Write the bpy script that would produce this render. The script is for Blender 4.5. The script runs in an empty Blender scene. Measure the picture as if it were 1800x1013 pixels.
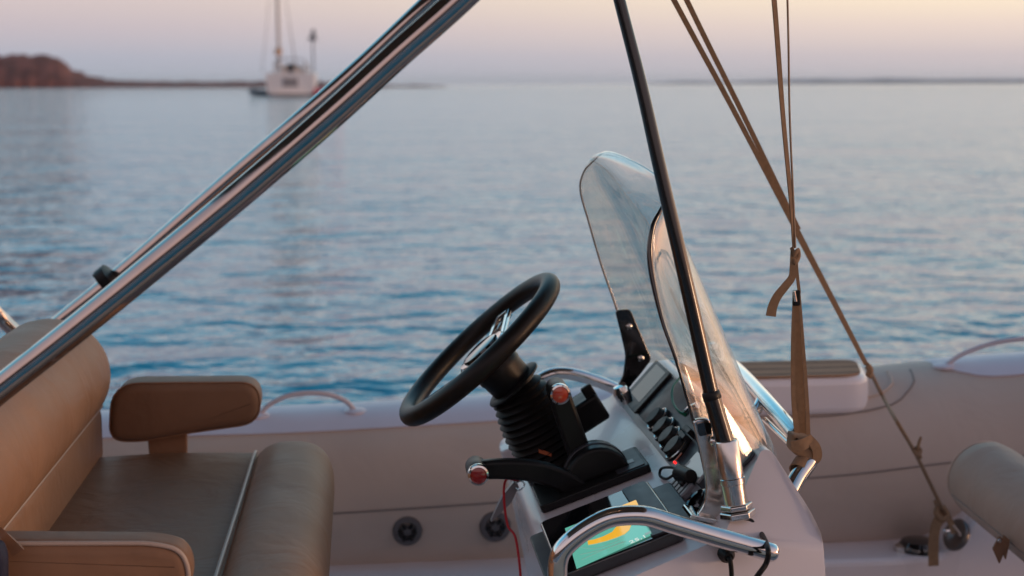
import bpy, bmesh, math, random
from math import sin, cos, radians, pi, sqrt, atan
from mathutils import Vector, Matrix, noise
random.seed(7)
S = bpy.context.scene
COL = S.collection

# ------------------------------------------------------------------ camera
CAM_H = 1.2
FPX = 2500.0                      # focal length in photo pixels (1800 wide)
PITCH = atan(358 / FPX); ROLL = radians(-0.13)
cd = bpy.data.cameras.new('camera'); cam = bpy.data.objects.new('camera', cd); COL.objects.link(cam)
cd.sensor_width = 36.0; cd.lens = 50.0; cd.clip_start = 0.05; cd.clip_end = 60000
RM = Matrix.Rotation(pi / 2 - PITCH, 3, 'X') @ Matrix.Rotation(ROLL, 3, 'Z')
cam.matrix_world = Matrix.Translation((0, 0, CAM_H)) @ RM.to_4x4()
cd.dof.use_dof = True; cd.dof.focus_distance = 1.98; cd.dof.aperture_fstop = 4.5
S.camera = cam

# ------------------------------------------------------------------ world, sun, exposure
SUN_AZ = radians(105)              # clockwise from +Y (view direction): the sunset is out of frame, to the right
SUN_EL = radians(4)
w = bpy.data.worlds.new('World'); S.world = w; w.use_nodes = True
nt = w.node_tree; nt.nodes.clear()
def N(t, typ, **k):
    n = t.nodes.new(typ)
    for a, b in k.items():
        if a == 'inp':
            for i, v in b.items(): n.inputs[i].default_value = v
        else: setattr(n, a, b)
    return n
def ramp(t, stops, interp='LINEAR'):
    r = t.nodes.new('ShaderNodeValToRGB'); r.color_ramp.interpolation = interp
    e = r.color_ramp.elements
    while len(e) < len(stops): e.new(0.5)
    for i, (p, c) in enumerate(stops):
        e[i].position = p; e[i].color = (c[0], c[1], c[2], 1)
    return r
def srgb(r, g, b):
    f = lambda v: (v / 255) / 12.92 if v / 255 <= 0.04045 else ((v / 255 + 0.055) / 1.055) ** 2.4
    return (f(r), f(g), f(b))
out = N(nt, 'ShaderNodeOutputWorld')
tc = N(nt, 'ShaderNodeTexCoord')
sep = N(nt, 'ShaderNodeSeparateXYZ'); nt.links.new(tc.outputs['Generated'], sep.inputs[0])
# elevation 0..1 with square root so the stops near the horizon have room
mx = N(nt, 'ShaderNodeMath', operation='MAXIMUM', inp={1: 0.0}); nt.links.new(sep.outputs['Z'], mx.inputs[0])
sq = N(nt, 'ShaderNodeMath', operation='SQRT'); nt.links.new(mx.outputs[0], sq.inputs[0])
e_ = lambda deg: sqrt(sin(radians(deg)))
cool = ramp(nt, [(0, srgb(160, 171, 186)), (e_(1.1), srgb(171, 173, 187)), (e_(2.2), srgb(190, 179, 186)), (e_(3.5), srgb(206, 189, 188)), (e_(8), (.76, .78, .79)),
                 (e_(15), (.58, .84, .96)), (e_(26), (.15, .52, .78)), (e_(45), (.10, .27, .45)), (1, (.06, .14, .25))])
warm = ramp(nt, [(0, srgb(180, 182, 192)), (e_(1.1), srgb(204, 190, 191)), (e_(2.2), srgb(230, 209, 197)), (e_(3.5), srgb(252, 231, 200)), (e_(8), (1.20, 1.08, .88)),
                 (e_(15), (.95, 1.04, .98)), (e_(26), (.28, .60, .78)), (e_(45), (.13, .28, .44)), (1, (.06, .14, .25))])
back = ramp(nt, [(0, (.22, .16, .17)), (e_(8), (.46, .33, .32)), (e_(20), (.60, .48, .50)), (e_(45), (.34, .33, .42)), (1, (.08, .15, .25))])   # the eastern sky behind the camera
nt.links.new(sq.outputs[0], back.inputs[0])
for r in (cool, warm): nt.links.new(sq.outputs[0], r.inputs[0])
dt = N(nt, 'ShaderNodeVectorMath', operation='DOT_PRODUCT', inp={1: (sin(radians(97)), cos(radians(97)), 0)}); nt.links.new(tc.outputs['Generated'], dt.inputs[0])
mr = N(nt, 'ShaderNodeMapRange', inp={1: -0.50, 2: 0.34}); mr.interpolation_type = 'SMOOTHSTEP'; nt.links.new(dt.outputs['Value'], mr.inputs[0])
mixc = N(nt, 'ShaderNodeMix', data_type='RGBA'); nt.links.new(mr.outputs[0], mixc.inputs[0]); nt.links.new(cool.outputs[0], mixc.inputs[6]); nt.links.new(warm.outputs[0], mixc.inputs[7])
mb_ = N(nt, 'ShaderNodeMapRange', inp={1: -.25, 2: .30}); mb_.interpolation_type = 'SMOOTHSTEP'; nt.links.new(sep.outputs['Y'], mb_.inputs[0])
mixb = N(nt, 'ShaderNodeMix', data_type='RGBA'); nt.links.new(mb_.outputs[0], mixb.inputs[0]); nt.links.new(back.outputs[0], mixb.inputs[6]); nt.links.new(mixc.outputs[2], mixb.inputs[7]); mixc = mixb
# afterglow round the place where the sun goes down
sd = Vector((sin(SUN_AZ) * cos(SUN_EL), cos(SUN_AZ) * cos(SUN_EL), sin(SUN_EL)))
dt2 = N(nt, 'ShaderNodeVectorMath', operation='DOT_PRODUCT', inp={1: (sin(radians(88)) * .99, cos(radians(88)) * .99, .10)}); nt.links.new(tc.outputs['Generated'], dt2.inputs[0])
mr2 = N(nt, 'ShaderNodeMapRange', inp={1: 0.40, 2: 1.0}); nt.links.new(dt2.outputs['Value'], mr2.inputs[0])
pw = N(nt, 'ShaderNodeMath', operation='POWER', inp={1: 2.5}); nt.links.new(mr2.outputs[0], pw.inputs[0])
elf = N(nt, 'ShaderNodeMapRange', inp={1: 0.0, 2: 0.32, 3: 1.0, 4: 0.0}); nt.links.new(mx.outputs[0], elf.inputs[0])
gm = N(nt, 'ShaderNodeMath', operation='MULTIPLY'); nt.links.new(pw.outputs[0], gm.inputs[0]); nt.links.new(elf.outputs[0], gm.inputs[1])
gl = N(nt, 'ShaderNodeMix', data_type='RGBA', blend_type='ADD', inp={7: (3.2, 1.15, 0.34, 1)}); nt.links.new(gm.outputs[0], gl.inputs[0]); nt.links.new(mixc.outputs[2], gl.inputs[6])
bg = N(nt, 'ShaderNodeBackground', inp={1: 1.04}); nt.links.new(gl.outputs[2], bg.inputs[0])
sky = N(nt, 'ShaderNodeTexSky', sky_type='NISHITA'); sky.sun_disc = False; sky.sun_elevation = SUN_EL; sky.sun_rotation = SUN_AZ
bg2 = N(nt, 'ShaderNodeBackground', inp={1: 0.004}); nt.links.new(sky.outputs[0], bg2.inputs[0])
ad = N(nt, 'ShaderNodeAddShader'); nt.links.new(bg.outputs[0], ad.inputs[0]); nt.links.new(bg2.outputs[0], ad.inputs[1]); nt.links.new(ad.outputs[0], out.inputs[0])

sl = bpy.data.lights.new('sun', 'SUN'); so = bpy.data.objects.new('sun', sl); COL.objects.link(so)
sl.energy = 1.0; sl.angle = radians(14); sl.color = (1.0, 0.66, 0.42)
so.rotation_euler = sd.to_track_quat('Z', 'Y').to_euler(); so.location = (6, 0, 4)
S.view_settings.view_transform = 'Standard'; S.view_settings.look = 'None'; S.view_settings.exposure = 0.1; S.view_settings.gamma = 1
S.render.engine = 'CYCLES'
S.cycles.max_bounces = 10; S.cycles.transparent_max_bounces = 16; S.cycles.sample_clamp_indirect = 4; S.cycles.caustics_reflective = False
S.cycles.volume_bounces = 0

# ------------------------------------------------------------------ coordinates
YAW = radians(6)                  # the boat's bow points right and a little away
F = Vector((cos(YAW), sin(YAW), 0)); L = Vector((-sin(YAW), cos(YAW), 0)); U = Vector((0, 0, 1))
O = Vector((0, 0, CAM_H))
def B(f, l, u): return F * f + L * l + U * u            # boat frame: forward, across, up (water at 0)
def ray(px, py): return RM @ Vector(((px - 900) / FPX, (506.5 - py) / FPX, -1))
def at(px, py, l):                                       # point at distance l across the boat
    d = ray(px, py); return O + d * (l / d.dot(L))
def atY(px, py, y):
    d = ray(px, py); return O + d * (y / d.y)
class Pl:                                                # a sloping plane of the boat containing L
    def __init__(s, p0, tilt):
        t = radians(tilt); s.p0 = p0; s.e = F * cos(t) + U * sin(t); s.n = -F * sin(t) + U * cos(t)
    def px(s, x, y, h=0):
        d = ray(x, y); k = (s.p0 + s.n * h - O).dot(s.n) / d.dot(s.n); return O + d * k
    def st(s, x, y):
        p = s.px(x, y) - s.p0; return p.dot(s.e), p.dot(L)
    def pt(s, a, b, h=0): return s.p0 + s.e * a + L * b + s.n * h

# ------------------------------------------------------------------ mesh helpers
def world_loc(o):
    v = Vector((0, 0, 0))
    while o: v += o.location; o = o.parent
    return v
def obj(name, bm, mats, parent=None, smooth=True, bevel=0, sub=0, label=None):
    me = bpy.data.meshes.new(name)
    bmesh.ops.recalc_face_normals(bm, faces=bm.faces)
    if parent: bmesh.ops.translate(bm, verts=bm.verts, vec=-world_loc(parent))
    bm.to_mesh(me); bm.free()
    o = bpy.data.objects.new(name, me); COL.objects.link(o)
    if parent: o.parent = parent
    if not isinstance(mats, (list, tuple)): mats = [mats]
    for m in mats: me.materials.append(m)
    if smooth:
        for p in me.polygons: p.use_smooth = True
    if bevel:
        b = o.modifiers.new('b', 'BEVEL'); b.width = bevel; b.segments = 3; b.limit_method = 'ANGLE'; b.angle_limit = radians(35); b.harden_normals = False
    if sub:
        s = o.modifiers.new('s', 'SUBSURF'); s.levels = sub; s.render_levels = sub
    if smooth and not sub:
        try: me.set_sharp_from_angle(angle=radians(42))
        except Exception: pass
    if label: o['label'] = label
    return o
def tag(o, label=None, cat=None, group=None, kind=None):
    if label: o['label'] = label
    if cat: o['category'] = cat
    if group: o['group'] = group
    if kind: o['kind'] = kind
    return o
def thing(name, loc, label, cat, group=None):
    o = bpy.data.objects.new(name, None); COL.objects.link(o); o.location = loc; o.empty_display_size = 0.05
    return tag(o, label, cat, group)
def node(name, loc, parent, label=None):                # a part that only parents its sub-parts
    pass
def catmull(pts, n=8):
    P = [Vector(p) for p in pts]
    if len(P) < 3: return [P[0].lerp(P[-1], i / n) for i in range(n + 1)]
    Q = [P[0] * 2 - P[1]] + P + [P[-1] * 2 - P[-2]]
    res = []
    for i in range(1, len(Q) - 2):
        a, b, c, d = Q[i - 1:i + 3]
        for k in range(n):
            t = k / n
            res.append(0.5 * ((2 * b) + (c - a) * t + (2 * a - 5 * b + 4 * c - d) * t * t + (3 * b - a - 3 * c + d) * t ** 3))
    res.append(P[-1]); return res
def rings(bm, rr, close=False, cap=True):
    n = len(rr[0]); vs = [[bm.verts.new(p) for p in r] for r in rr]
    m = len(vs)
    for i in range(m if close else m - 1):
        a, b = vs[i], vs[(i + 1) % m]
        for j in range(n): bm.faces.new((a[j], a[(j + 1) % n], b[(j + 1) % n], b[j]))
    if cap and not close:
        bm.faces.new(vs[0][::-1]); bm.faces.new(vs[-1])
    return vs
def frames(P, close=False, up=None):
    T = []
    m = len(P)
    for i in range(m):
        a = P[i - 1] if (i > 0 or close) else P[0]; b = P[(i + 1) % m] if (i < m - 1 or close) else P[-1]
        T.append((b - a).normalized())
    u = up or (Vector((0, 0, 1)) if abs(T[0].z) < .9 else Vector((1, 0, 0)))
    res = []
    for t in T:
        u = (u - t * u.dot(t)).normalized(); res.append((t, u, t.cross(u)))
    return res
def tube(pts, r, seg=16, n=8, bm=None, smooth=True, flat=1.0, cap=True, roundcap=False, up=None, close=False):
    bm = bm or bmesh.new()
    P = catmull(pts, n) if smooth else [Vector(p) for p in pts]
    m = len(P)
    rad = (lambda i: r) if not isinstance(r, (list, tuple)) else (lambda i: r[0] + (r[-1] - r[0]) * i / (m - 1) if len(r) == 2 else
            r[min(int(i / (m - 1) * (len(r) - 1)), len(r) - 2)] * (1 - (i / (m - 1) * (len(r) - 1) - min(int(i / (m - 1) * (len(r) - 1)), len(r) - 2))) +
            r[min(int(i / (m - 1) * (len(r) - 1)), len(r) - 2) + 1] * (i / (m - 1) * (len(r) - 1) - min(int(i / (m - 1) * (len(r) - 1)), len(r) - 2)))
    fr = frames(P, close, up); rr = []
    if roundcap:
        t, a, b = fr[0]
        for k in (0.15, 0.5, 0.8): rr.append([P[0] - t * rad(0) * sqrt(1 - k * k) * .6 + (a * cos(j * 2 * pi / seg) + b * sin(j * 2 * pi / seg) * flat) * rad(0) * k for j in range(seg)])
    for i, p in enumerate(P):
        t, a, b = fr[i]; q = rad(i)
        rr.append([p + (a * cos(j * 2 * pi / seg) + b * sin(j * 2 * pi / seg) * flat) * q for j in range(seg)])
    if roundcap:
        t, a, b = fr[-1]; q = rad(m - 1)
        for k in (0.8, 0.5, 0.15): rr.append([P[-1] + t * q * sqrt(1 - k * k) * .6 + (a * cos(j * 2 * pi / seg) + b * sin(j * 2 * pi / seg) * flat) * q * k for j in range(seg)])
    rings(bm, rr, close=close, cap=cap); return bm
def ribbon(pts, w, th, bm=None, n=6, side=None, smooth=True, twist=None):
    """flat webbing: width w along side vector, thickness th"""
    bm = bm or bmesh.new(); P = catmull(pts, n) if smooth else [Vector(p) for p in pts]
    rr = []; m = len(P)
    for i, p in enumerate(P):
        t = (P[min(i + 1, m - 1)] - P[max(i - 1, 0)]).normalized()
        s = (side or F) if side != 'v' else t.cross(L)
        if twist: s = Matrix.Rotation(twist[0] + (twist[1] - twist[0]) * i / (m - 1), 3, t) @ s
        s = (s - t * s.dot(t)).normalized(); q = t.cross(s)
        ww = w if not isinstance(w, (list, tuple)) else w[0] + (w[1] - w[0]) * i / (m - 1)
        rr.append([p + s * ww / 2 + q * th / 2, p - s * ww / 2 + q * th / 2, p - s * ww / 2 - q * th / 2, p + s * ww / 2 - q * th / 2])
    rings(bm, rr); return bm
def lathe(o, ax, prof, seg=32, bm=None, cap=True):
    """prof: list of (distance along axis, radius)"""
    bm = bm or bmesh.new(); ax = Vector(ax).normalized()
    a = (Vector((0, 0, 1)) if abs(ax.z) < .9 else Vector((1, 0, 0))); a = (a - ax * a.dot(ax)).normalized(); b = ax.cross(a)
    rings(bm, [[o + ax * d + (a * cos(j * 2 * pi / seg) + b * sin(j * 2 * pi / seg)) * max(r, 1e-5) for j in range(seg)] for d, r in prof], cap=cap); return bm
def box(c, ex, ey, ez, sx, sy, sz, bm=None, taper=1.0):
    bm = bm or bmesh.new(); ex, ey, ez = ex.normalized(), ey.normalized(), ez.normalized()
    rr = []
    for k, q in ((-1, 1.0), (1, taper)):
        rr.append([c + ez * sz / 2 * k + (ex * sx / 2 * a + ey * sy / 2 * b) * q for a, b in ((-1, -1), (1, -1), (1, 1), (-1, 1))])
    rings(bm, rr); return bm
def prism(ring, vec, bm=None):
    bm = bm or bmesh.new(); rings(bm, [[Vector(p) for p in ring], [Vector(p) + vec for p in ring]]); return bm
def bev_sides(bm, amount, seg=4, test=None):
    es = [e for e in bm.edges if (test(e) if test else True)]
    bmesh.ops.bevel(bm, geom=es, offset=amount, segments=seg, profile=0.5, affect='EDGES', clamp_overlap=True)
    return bm
def roundpoly(pts, r, n=5):
    """round the corners of a planar polygon of Vectors; r may be a list"""
    res = []; m = len(pts)
    for i, p in enumerate(pts):
        a, c = pts[i - 1], pts[(i + 1) % m]; q = r[i] if isinstance(r, (list, tuple)) else r
        if q <= 0: res.append(Vector(p)); continue
        d1 = (a - p); d2 = (c - p); k = min(q, d1.length * .49, d2.length * .49)
        s, e = p + d1.normalized() * k, p + d2.normalized() * k
        for j in range(n + 1):
            t = j / n; res.append(s * (1 - t) ** 2 + p * 2 * t * (1 - t) + e * t * t)
    return res
def pillow(ring, vec, r, n=5):
    """extrude a closed outline along vec with rounded (inset) ends"""
    c = sum(ring, Vector()) / len(ring); v = vec.normalized(); ln = vec.length; m = len(ring)
    nrm = []
    for i in range(m):
        t = (ring[(i + 1) % m] - ring[i - 1]).normalized(); q = t.cross(v)
        if q.dot(ring[i] - c) < 0: q = -q
        nrm.append(q)
    rr = []
    for k in range(n + 1):
        a = k / n * pi / 2; rr.append([p - q * r * (1 - sin(a)) + v * r * (1 - cos(a)) for p, q in zip(ring, nrm)])
    for k in range(n + 1):
        a = (1 - k / n) * pi / 2; rr.append([p - q * r * (1 - sin(a)) + v * (ln - r * (1 - cos(a))) for p, q in zip(ring, nrm)])
    bm = bmesh.new(); rings(bm, rr); return bm

# ------------------------------------------------------------------ materials
def mat(name, col, rough=0.5, metal=0.0, coat=0.0, spec=0.5, noise_s=0, noise_a=0.0, bump_s=0, bump=0.0, bump_d=0.001, rvar=0.0, sheen=0, wave=None, detail=4, coords='Object', soft=None):
    m = bpy.data.materials.new(name); m.use_nodes = True; t = m.node_tree; b = t.nodes['Principled BSDF']
    b.inputs['Base Color'].default_value = (*col, 1); b.inputs['Roughness'].default_value = rough; b.inputs['Metallic'].default_value = metal
    b.inputs['Coat Weight'].default_value = coat; b.inputs['Coat Roughness'].default_value = 0.06; b.inputs['Specular IOR Level'].default_value = spec
    if sheen: b.inputs['Sheen Weight'].default_value = sheen
    c = N(t, 'ShaderNodeTexCoord')
    if noise_a:
        n = N(t, 'ShaderNodeTexNoise', inp={'Scale': noise_s, 'Detail': detail}); t.links.new(c.outputs[coords], n.inputs['Vector'])
        lo = tuple(x * (1 - noise_a) for x in col); hi = tuple(min(x * (1 + noise_a), 1) for x in col)
        r = ramp(t, [(0.3, lo), (0.7, hi)]); t.links.new(n.outputs[0], r.inputs[0]); t.links.new(r.outputs[0], b.inputs['Base Color'])
        if rvar:
            q = N(t, 'ShaderNodeMapRange', inp={1: .3, 2: .7, 3: max(rough - rvar, 0.02), 4: rough + rvar}); t.links.new(n.outputs[0], q.inputs[0]); t.links.new(q.outputs[0], b.inputs['Roughness'])
    if bump:
        if wave:
            n = N(t, 'ShaderNodeTexWave', inp={'Scale': wave, 'Distortion': 0.6}); n.bands_direction = 'DIAGONAL'
        else:
            n = N(t, 'ShaderNodeTexVoronoi' if bump_s > 300 else 'ShaderNodeTexNoise', inp={'Scale': bump_s})
        t.links.new(c.outputs[coords], n.inputs['Vector'])
        bp = N(t, 'ShaderNodeBump', inp={'Strength': bump, 'Distance': bump_d}); t.links.new(n.outputs[0], bp.inputs['Height']); t.links.new(bp.outputs[0], b.inputs['Normal'])
        if soft:
            n2 = N(t, 'ShaderNodeTexNoise', inp={'Scale': soft[0], 'Detail': 3, 'Distortion': .6}); t.links.new(c.outputs[coords], n2.inputs['Vector'])
            b2 = N(t, 'ShaderNodeBump', inp={'Strength': 1, 'Distance': soft[1]}); t.links.new(n2.outputs[0], b2.inputs['Height']); t.links.new(b2.outputs[0], bp.inputs['Normal'])
    return m
M = {}
M['gelcoat'] = mat('gelcoat', (.80, .745, .765), .3, coat=.22, noise_s=3, noise_a=.03, rvar=.04)
M['gel_matt'] = mat('gelcoat_matt', (.60, .55, .60), .42, noise_s=6, noise_a=.05)
M['leather'] = mat('leather', (.345, .188, .112), .5, spec=.18, noise_s=9, noise_a=.07, bump_s=900, bump=.16, bump_d=.0006, rvar=.06, soft=(9, .006))
M['leather_side'] = mat('leather_brown', (.262, .15, .094), .52, spec=.16, noise_s=9, noise_a=.07, bump_s=900, bump=.16, bump_d=.0006, rvar=.06, soft=(9, .006))
M['piping'] = mat('piping', (.48, .37, .31), .4)
M['hypalon'] = mat('hypalon', (.58, .465, .395), .6, spec=.3, noise_s=4, noise_a=.05, bump_s=700, bump=.10, bump_d=.0005, soft=(5, .008))
M['strip'] = mat('tube_strip', (.66, .60, .66), .40, noise_s=6, noise_a=.05)
M['seam'] = mat('seam_tape', (.26, .21, .19), .6)
M['chrome'] = mat('stainless', (.78, .76, .74), .07, metal=1, noise_s=60, noise_a=.03, rvar=.025)
M['pole'] = mat('steel_reflect_tint', (.60, .50, .45), .08, metal=1, noise_s=40, noise_a=.05, rvar=.03)  # brown reflection of the canopy tinted into the steel colour
M['steel'] = mat('brushed_steel', (.70, .67, .64), .2, metal=1, noise_s=80, noise_a=.05, rvar=.05)
M['black'] = mat('black_plastic', (.009, .009, .010), .42, spec=.3, noise_s=40, noise_a=.15, rvar=.06)
M['rubber'] = mat('black_rubber', (.008, .007, .007), .5, spec=.3, bump_s=600, bump=.1, bump_d=.0005)
M['rimleather'] = mat('wheel_leather', (.010, .008, .007), .42, spec=.35, bump_s=800, bump=.15, bump_d=.0004)
M['gloss'] = mat('black_gloss', (.006, .006, .008), .06, coat=1)
M['fibre'] = mat('antenna_black', (.012, .011, .010), .22, coat=.6)
M['grey'] = mat('grey_plastic', (.045, .045, .055), .38, spec=.35, noise_s=50, noise_a=.08, rvar=.05)
M['greyl'] = mat('light_grey_plastic', (.20, .20, .22), .3)
M['valve'] = mat('grey_valve', (.11, .10, .105), .45)
M['red'] = mat('red_cap', (.34, .015, .015), .18, coat=1)
M['redcord'] = mat('red_cord', (.55, .02, .03), .5)
M['green'] = mat('green_wire', (.0, .16, .09), .35)
M['orange'] = mat('orange_plastic', (.5, .13, .05), .5)
M['tagleather'] = mat('tan_tag', (.20, .10, .055), .5, noise_s=60, noise_a=.15)
M['strap'] = mat('webbing', (.28, .165, .088), .75, noise_s=120, noise_a=.14, bump=.5, bump_d=.0008, wave=260, sheen=.2)
M['cord'] = mat('cord', (.24, .15, .09), .8, noise_s=200, noise_a=.2)
M['canvas'] = mat('canvas', (.36, .22, .14), .85, noise_s=30, noise_a=.08, bump_s=500, bump=.3)
M['navy'] = mat('navy_cloth', (.02, .022, .05), .8, noise_s=80, noise_a=.2)
M['deck'] = mat('deck_gelcoat', (.40, .37, .38), .5, noise_s=5, noise_a=.06, bump_s=400, bump=.2)
M['glintedge'] = mat('acrylic_edge_glint', (.42, .34, .28), .12, coat=1)  # pale warm colour stands in for light caught along the clear edge
M['darkedge'] = mat('acrylic_edge_dark', (.016, .012, .010), .12, coat=1)
M['ledglow'] = None

def translucent(m, k, col):
    t = m.node_tree; b = t.nodes['Principled BSDF']; o = [n for n in t.nodes if n.type == 'OUTPUT_MATERIAL'][0]
    tr = N(t, 'ShaderNodeBsdfTranslucent', inp={0: (*col, 1)}); mx_ = N(t, 'ShaderNodeMixShader', inp={0: k})
    t.links.new(b.outputs[0], mx_.inputs[1]); t.links.new(tr.outputs[0], mx_.inputs[2]); t.links.new(mx_.outputs[0], o.inputs[0])
translucent(M['canvas'], .30, (.55, .30, .18))
def emis(name, col, s):
    m = bpy.data.materials.new(name); m.use_nodes = True; t = m.node_tree; b = t.nodes['Principled BSDF']
    b.inputs['Base Color'].default_value = (.01, .01, .01, 1); b.inputs['Roughness'].default_value = .1
    b.inputs['Emission Color'].default_value = (*col, 1); b.inputs['Emission Strength'].default_value = s; return m
M['led'] = emis('red_led', (1, .02, .02), 1.6)
M['sea_chart'] = emis('chart_sea', srgb(96, 176, 158), .92)
M['land_chart'] = emis('chart_land', srgb(240, 178, 50), .9)
M['chart_white'] = emis('chart_text', srgb(215, 225, 215), .8)
M['chart_grey'] = emis('chart_grey', srgb(130, 160, 150), .8)

def teak():
    m = bpy.data.materials.new('teak'); m.use_nodes = True; t = m.node_tree; b = t.nodes['Principled BSDF']; b.inputs['Roughness'].default_value = .8; b.inputs['Specular IOR Level'].default_value = .15
    c = N(t, 'ShaderNodeTexCoord'); mp = N(t, 'ShaderNodeMapping', inp={'Rotation': (0, 0, -YAW)}); t.links.new(c.outputs['Object'], mp.inputs[0])
    s = N(t, 'ShaderNodeSeparateXYZ'); t.links.new(mp.outputs[0], s.inputs[0])
    m1 = N(t, 'ShaderNodeMath', operation='MULTIPLY', inp={1: 1 / .062}); t.links.new(s.outputs['Y'], m1.inputs[0])
    m2 = N(t, 'ShaderNodeMath', operation='FRACT'); t.links.new(m1.outputs[0], m2.inputs[0])
    m3 = N(t, 'ShaderNodeMath', operation='LESS_THAN', inp={1: .13}); t.links.new(m2.outputs[0], m3.inputs[0])
    mp2 = N(t, 'ShaderNodeMapping', inp={'Rotation': (0, 0, -YAW), 'Scale': (4, 60, 4)}); t.links.new(c.outputs['Object'], mp2.inputs[0])
    n = N(t, 'ShaderNodeTexNoise', inp={'Scale': 3, 'Detail': 5}); t.links.new(mp2.outputs[0], n.inputs['Vector'])
    r = ramp(t, [(.3, (.30, .165, .10)), (.7, (.46, .27, .17))]); t.links.new(n.outputs[0], r.inputs[0])
    mx_ = N(t, 'ShaderNodeMix', data_type='RGBA', inp={7: (.03, .02, .02, 1)}); t.links.new(m3.outputs[0], mx_.inputs[0]); t.links.new(r.outputs[0], mx_.inputs[6]); t.links.new(mx_.outputs[2], b.inputs['Base Color'])
    return m
M['teak'] = teak()

def acrylic():
    m = bpy.data.materials.new('clear_acrylic'); m.use_nodes = True; t = m.node_tree; t.nodes.clear()
    o = N(t, 'ShaderNodeOutputMaterial'); tr = N(t, 'ShaderNodeBsdfTransparent', inp={0: (.93, .91, .88, 1)})
    g = N(t, 'ShaderNodeBsdfGlossy', inp={0: (1, 1, 1, 1), 'Roughness': .035})
    c = N(t, 'ShaderNodeTexCoord'); n = N(t, 'ShaderNodeTexNoise', inp={'Scale': 2.2, 'Detail': 1}); t.links.new(c.outputs['Object'], n.inputs['Vector'])
    bp = N(t, 'ShaderNodeBump', inp={'Strength': .35, 'Distance': .004}); t.links.new(n.outputs[0], bp.inputs['Height'])
    t.links.new(bp.outputs[0], g.inputs['Normal'])
    ge = N(t, 'ShaderNodeNewGeometry'); dp = N(t, 'ShaderNodeVectorMath', operation='DOT_PRODUCT'); t.links.new(ge.outputs['Normal'], dp.inputs[0]); t.links.new(ge.outputs['Incoming'], dp.inputs[1])
    ab = N(t, 'ShaderNodeMath', operation='ABSOLUTE'); t.links.new(dp.outputs['Value'], ab.inputs[0])
    om = N(t, 'ShaderNodeMath', operation='SUBTRACT', inp={0: 1.0}); t.links.new(ab.outputs[0], om.inputs[1])
    p5 = N(t, 'ShaderNodeMath', operation='POWER', inp={1: 4.0}); t.links.new(om.outputs[0], p5.inputs[0])
    k = N(t, 'ShaderNodeMath', operation='MULTIPLY_ADD', inp={1: .85, 2: .075}); k.use_clamp = True; t.links.new(p5.outputs[0], k.inputs[0])
    mx_ = N(t, 'ShaderNodeMixShader'); t.links.new(k.outputs[0], mx_.inputs[0]); t.links.new(tr.outputs[0], mx_.inputs[1]); t.links.new(g.outputs[0], mx_.inputs[2]); t.links.new(mx_.outputs[0], o.inputs[0])
    return m
M['acrylic'] = acrylic()

# ------------------------------------------------------------------ water
def water_mat():
    m = bpy.data.materials.new('sea_water'); m.use_nodes = True; t = m.node_tree; b = t.nodes['Principled BSDF']
    b.inputs['Base Color'].default_value = (.001, .21, .33, 1); b.inputs['Roughness'].default_value = .06; b.inputs['IOR'].default_value = 1.333
    c = N(t, 'ShaderNodeTexCoord'); g = c.outputs['Object']
    def nz(scale, rot, stretch, det=2, dist=0.0):
        mp = N(t, 'ShaderNodeMapping', inp={'Rotation': (0, 0, radians(rot)), 'Scale': (scale, scale * stretch, scale)}); t.links.new(g, mp.inputs[0])
        n = N(t, 'ShaderNodeTexNoise', inp={'Scale': 1, 'Detail': det, 'Distortion': dist}); t.links.new(mp.outputs[0], n.inputs['Vector']); return n
    n1 = nz(1.1, 12, 1.0, 2, .4); n2 = nz(2.2, -10, 1.35, 2, .5); n3 = nz(.12, 20, 1.4)
    b1 = N(t, 'ShaderNodeBump', inp={'Strength': 1, 'Distance': .13}); t.links.new(n1.outputs[0], b1.inputs['Height'])
    b2 = N(t, 'ShaderNodeBump', inp={'Strength': 1, 'Distance': .080}); t.links.new(n2.outputs[0], b2.inputs['Height']); t.links.new(b1.outputs[0], b2.inputs['Normal'])
    n4 = nz(11, 30, 1.5, 1); b4 = N(t, 'ShaderNodeBump', inp={'Strength': 1, 'Distance': .012}); t.links.new(n4.outputs[0], b4.inputs['Height']); t.links.new(b2.outputs[0], b4.inputs['Normal'])
    b3 = N(t, 'ShaderNodeBump', inp={'Strength': 1, 'Distance': .42}); t.links.new(n3.outputs[0], b3.inputs['Height']); t.links.new(b3.outputs[0], b1.inputs['Normal'])
    t.links.new(b4.outputs[0], b.inputs['Normal']); return m
bm = bmesh.new(); R = 16000
vs = [bm.verts.new((R * cos(i * 2 * pi / 96), R * sin(i * 2 * pi / 96), 0)) for i in range(96)]; bm.faces.new(vs)
tag(obj('water', bm, water_mat(), smooth=False), 'calm rippled blue sea reflecting the dusk sky', 'sea', kind='structure')

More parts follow.
